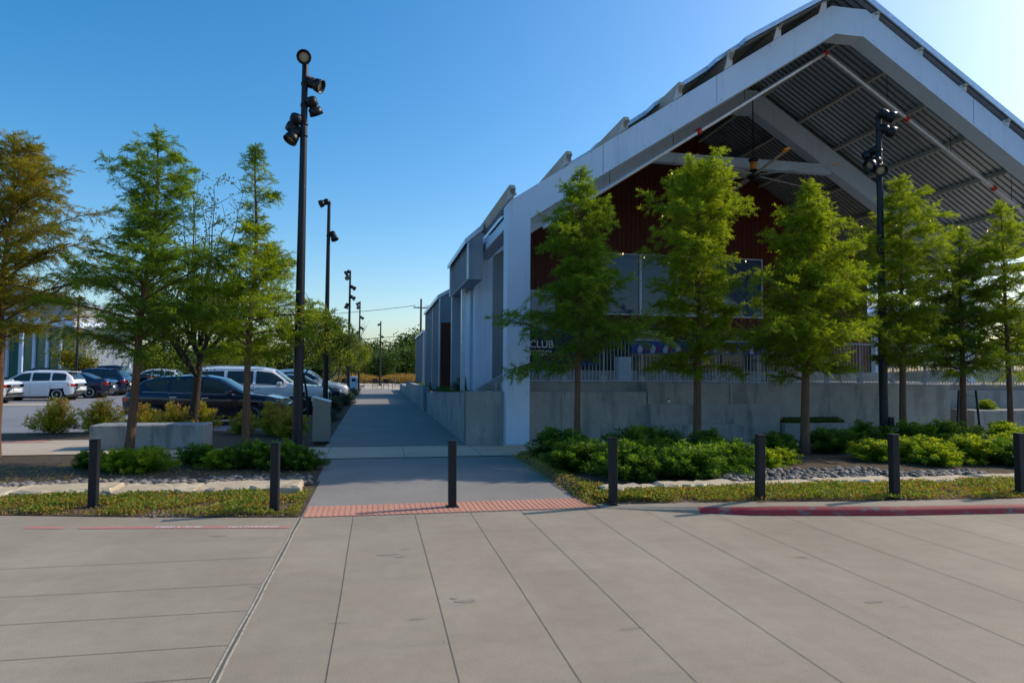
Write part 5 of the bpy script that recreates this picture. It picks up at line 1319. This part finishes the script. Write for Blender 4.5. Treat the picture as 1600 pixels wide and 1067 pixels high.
for i, (x,y,s) in enumerate(far):
    src = bgA if i % 3 != 2 else bgB; u = src.get('used', 0)
    o = place(src, bool(u), (x,y,0), random.uniform(0,6.3), (s*1.0,s*1.0,s*.86), lbls[i], 'trees beyond the parking lot'); src['used'] = 1
for s in (bgA, bgB):
    pass
for o in list(bpy.data.objects):
    if 'used' in o.keys(): del o['used']
# right side trees beyond the pavilion
bright = [(42,52,.9),(50,60,1.1),(60,66,1.2),(36,60,.9),(70,60,1.2),(54,44,.9)]
for i, (x,y,s) in enumerate(bright):
    place(bgA, True, (x,y,0), i*1.3, s, 'leafy tree beyond the pavilion at the right, ' + ['behind the tall slim cypress','behind the staked cypress','behind the rightmost cypress','behind the right lamp post','at the far right edge','nearest to the right edge'][i], 'trees beyond the pavilion')
# dry ornamental grasses at walkway end
def clump(label, x, y, rx, ry, h, n):
    a = rng.uniform(0,6.3,n); rad = np.sqrt(rng.uniform(0,1,n)); P = np.stack([np.cos(a)*rad*rx, np.sin(a)*rad*ry, np.zeros(n)],1)
    hh = h*(1-.5*rad**2)*rng.uniform(.6,1.1,n); b = rng.uniform(0,6.3,n); tip = P+np.stack([np.cos(b)*hh*.3,np.sin(b)*hh*.3,hh],1); w = np.stack([-np.sin(b),np.cos(b),0*b],1)*.05
    o = fast_mesh('ornamental_grass', np.stack([P-w,P+w,tip],1).reshape(-1,3), 3, MT['bgdry'], loc=(x,y,0), hue=rng.uniform(0,1,n)); return tag(o, label, 'ornamental grass', 'dry ornamental grasses beyond the plaza')
clump('orange dry grass clump left of the farthest lamp post', -2.6,93,3.2,1.5,1.5,3000)
clump('orange dry grass clump right of the farthest lamp post', 3.6,93,3.8,1.5,1.5,3400)
clump('dry grass clump beside the far metal clad block', 8.8,94,2.5,1.5,1.3,2000)
# sunlit dry slope at the far right
mb = MB().add([(24,26,0),(90,26,0),(90,80,5.2),(24,80,2.2),(24,110,2.2),(90,110,5)], [(0,1,2,3),(3,2,5,4)]); tag(mb.build('dry_slope', plain('dry grass slope', (.42,.33,.18), .95, var=.3, scale=1.5)), kind='structure')
# distant wooded hill
mb = MB(); vs = []; fs = []
for i in range(25):
    x = -80+i*10
    for j in range(5): vs.append((x, 160+j*20, (0,2.5,5,4,0)[j]*(1+.4*math.sin(i*.6))+(3.5*math.exp(-((x-15)/26)**2) if 0 < j < 4 else 0)))
for i in range(24):
    for j in range(4): fs.append((i*5+j,(i+1)*5+j,(i+1)*5+j+1,i*5+j+1))
mb.add(vs, fs, True); tag(mb.build('hill', rough_mat('wooded hill', (.03,.05,.015), (.07,.10,.03), .3, .95, 2, 1, .3)), kind='structure')
# left background building: brown panel, white columns, green glass
e = empty('glass_building', (-33,60,0), 'glass fronted building with white columns and brown panel at the far left', 'building'); b = (-33,60,0)
part(MB().box(-50,-24.5,60.5,75,0,5.0), 'wall', MT['clad'], e, b)
part(MB().box(-50,-23.5,58.6,75,5.0,5.7), 'roof', MT['steel'], e, b)
part(MB().box(-31.2,-28.9,60.0,60.4,0,5.0), 'brown_panel', plain('brown panel', (.06,.025,.03), .6), e, b)
part(MB().box(-50,-31.3,60.0,60.4,0,5.0), 'brown_panel', plain('tan panel', (.20,.12,.10), .6), e, b)
for i in range(5):
    x = -28.85+i*.95; part(MB().box(x+.12,x+.93,60.3,60.36,.2,5.0), 'glass_pane', MT['gglass'], e, b); part(MB().box(x-.06,x+.10,60.0,60.3,0,5.0), 'mullion', MT['steel'], e, b)
part(MB().box(-29.1,-28.7,58.8,59.2,0,5.0), 'column', MT['steel'], e, b)
part(MB().prism([(-34,5.7),(-23.6,5.7),(-24.6,7.2),(-28,8.3),(-34,9.5)], 'Y', 60, 70), 'upper_roof', MT['bin'], e, b)
e = empty('entrance_canopy', (-21,62,0), 'grey canopy beam on white posts left of the leaning tree', 'canopy'); b = (-21,62,0)
part(MB().box(-25.4,-17.2,61,64,4.45,5.1), 'beam', plain('canopy grey', (.35,.35,.36), .6), e, b)
for x in (-24.6,-19.9,-17.6): part(MB().tube([(x,62,0),(x,62,4.45)], .16, 10), 'post', MT['steel'], e, b)
for i, (x, y, h, lb) in enumerate(((-23.2,70,9.5,'white flagpole rising behind the grey canopy beam'),(-26.8,58,5.6,'thin pale post in front of the glass building'))):
    tag(MB().tube([(0,0,0),(0,0,h)], .1, 8).lathe([(h,.14),(h+.2,.14),(h+.3,.02)]).build('pale_pole', MT['steel']), lb, 'pole').location = (x,y,0)
broadleaf('orange turning tree in front of the glass building', (-20.6,52,0), 4.6, 1.2, 2.0, MT['cypaut'], MT['barkd'], 95, 5200, .14, .1, None, 'street_tree')
broadleaf('green lot tree behind the black pickup', (-17.3,60,0), 4.8, 1.3, 2.0, MT['yg'], MT['barkd'], 96, 4500, .16, .1, None, 'street_tree')
broadleaf('lot tree behind the far white SUV', (-12.6,58,0), 5.0, 1.5, 2.2, MT['yg'], MT['barkd'], 97, 4500, .16, .1, None, 'street_tree')
broadleaf('leafy lot tree above the big white SUV roof', (-8.5,50,0), 5.2, 1.6, 2.4, MT['yg'], MT['barkd'], 98, 5200, .15, .1, None, 'street_tree')
# right background shelter
e = empty('shelter', (34,42,0), 'distant dark gabled shelter seen through the right trees', 'shelter'); b = (34,42,0)
part(MB().prism([(26,3.2),(34,6.4),(60,6.9),(60,6.6),(34,6.0),(26,2.9)], 'Y', 40, 52), 'roof', MT['steel'], e, b)
for x in (27,34,42,50): part(MB().box(x,x+.35,41,41.35,0,3.2 if x == 27 else 6.0), 'post', MT['steel'], e, b)
mb = MB()
for k in range(9): mb.box(26.4+k*.8,26.5+k*.8,40.5,51.5,2.9+.4*k*.8-.1,3.02+.4*k*.8-.05)
part(mb, 'rafters', MT['steelg'], e, b)
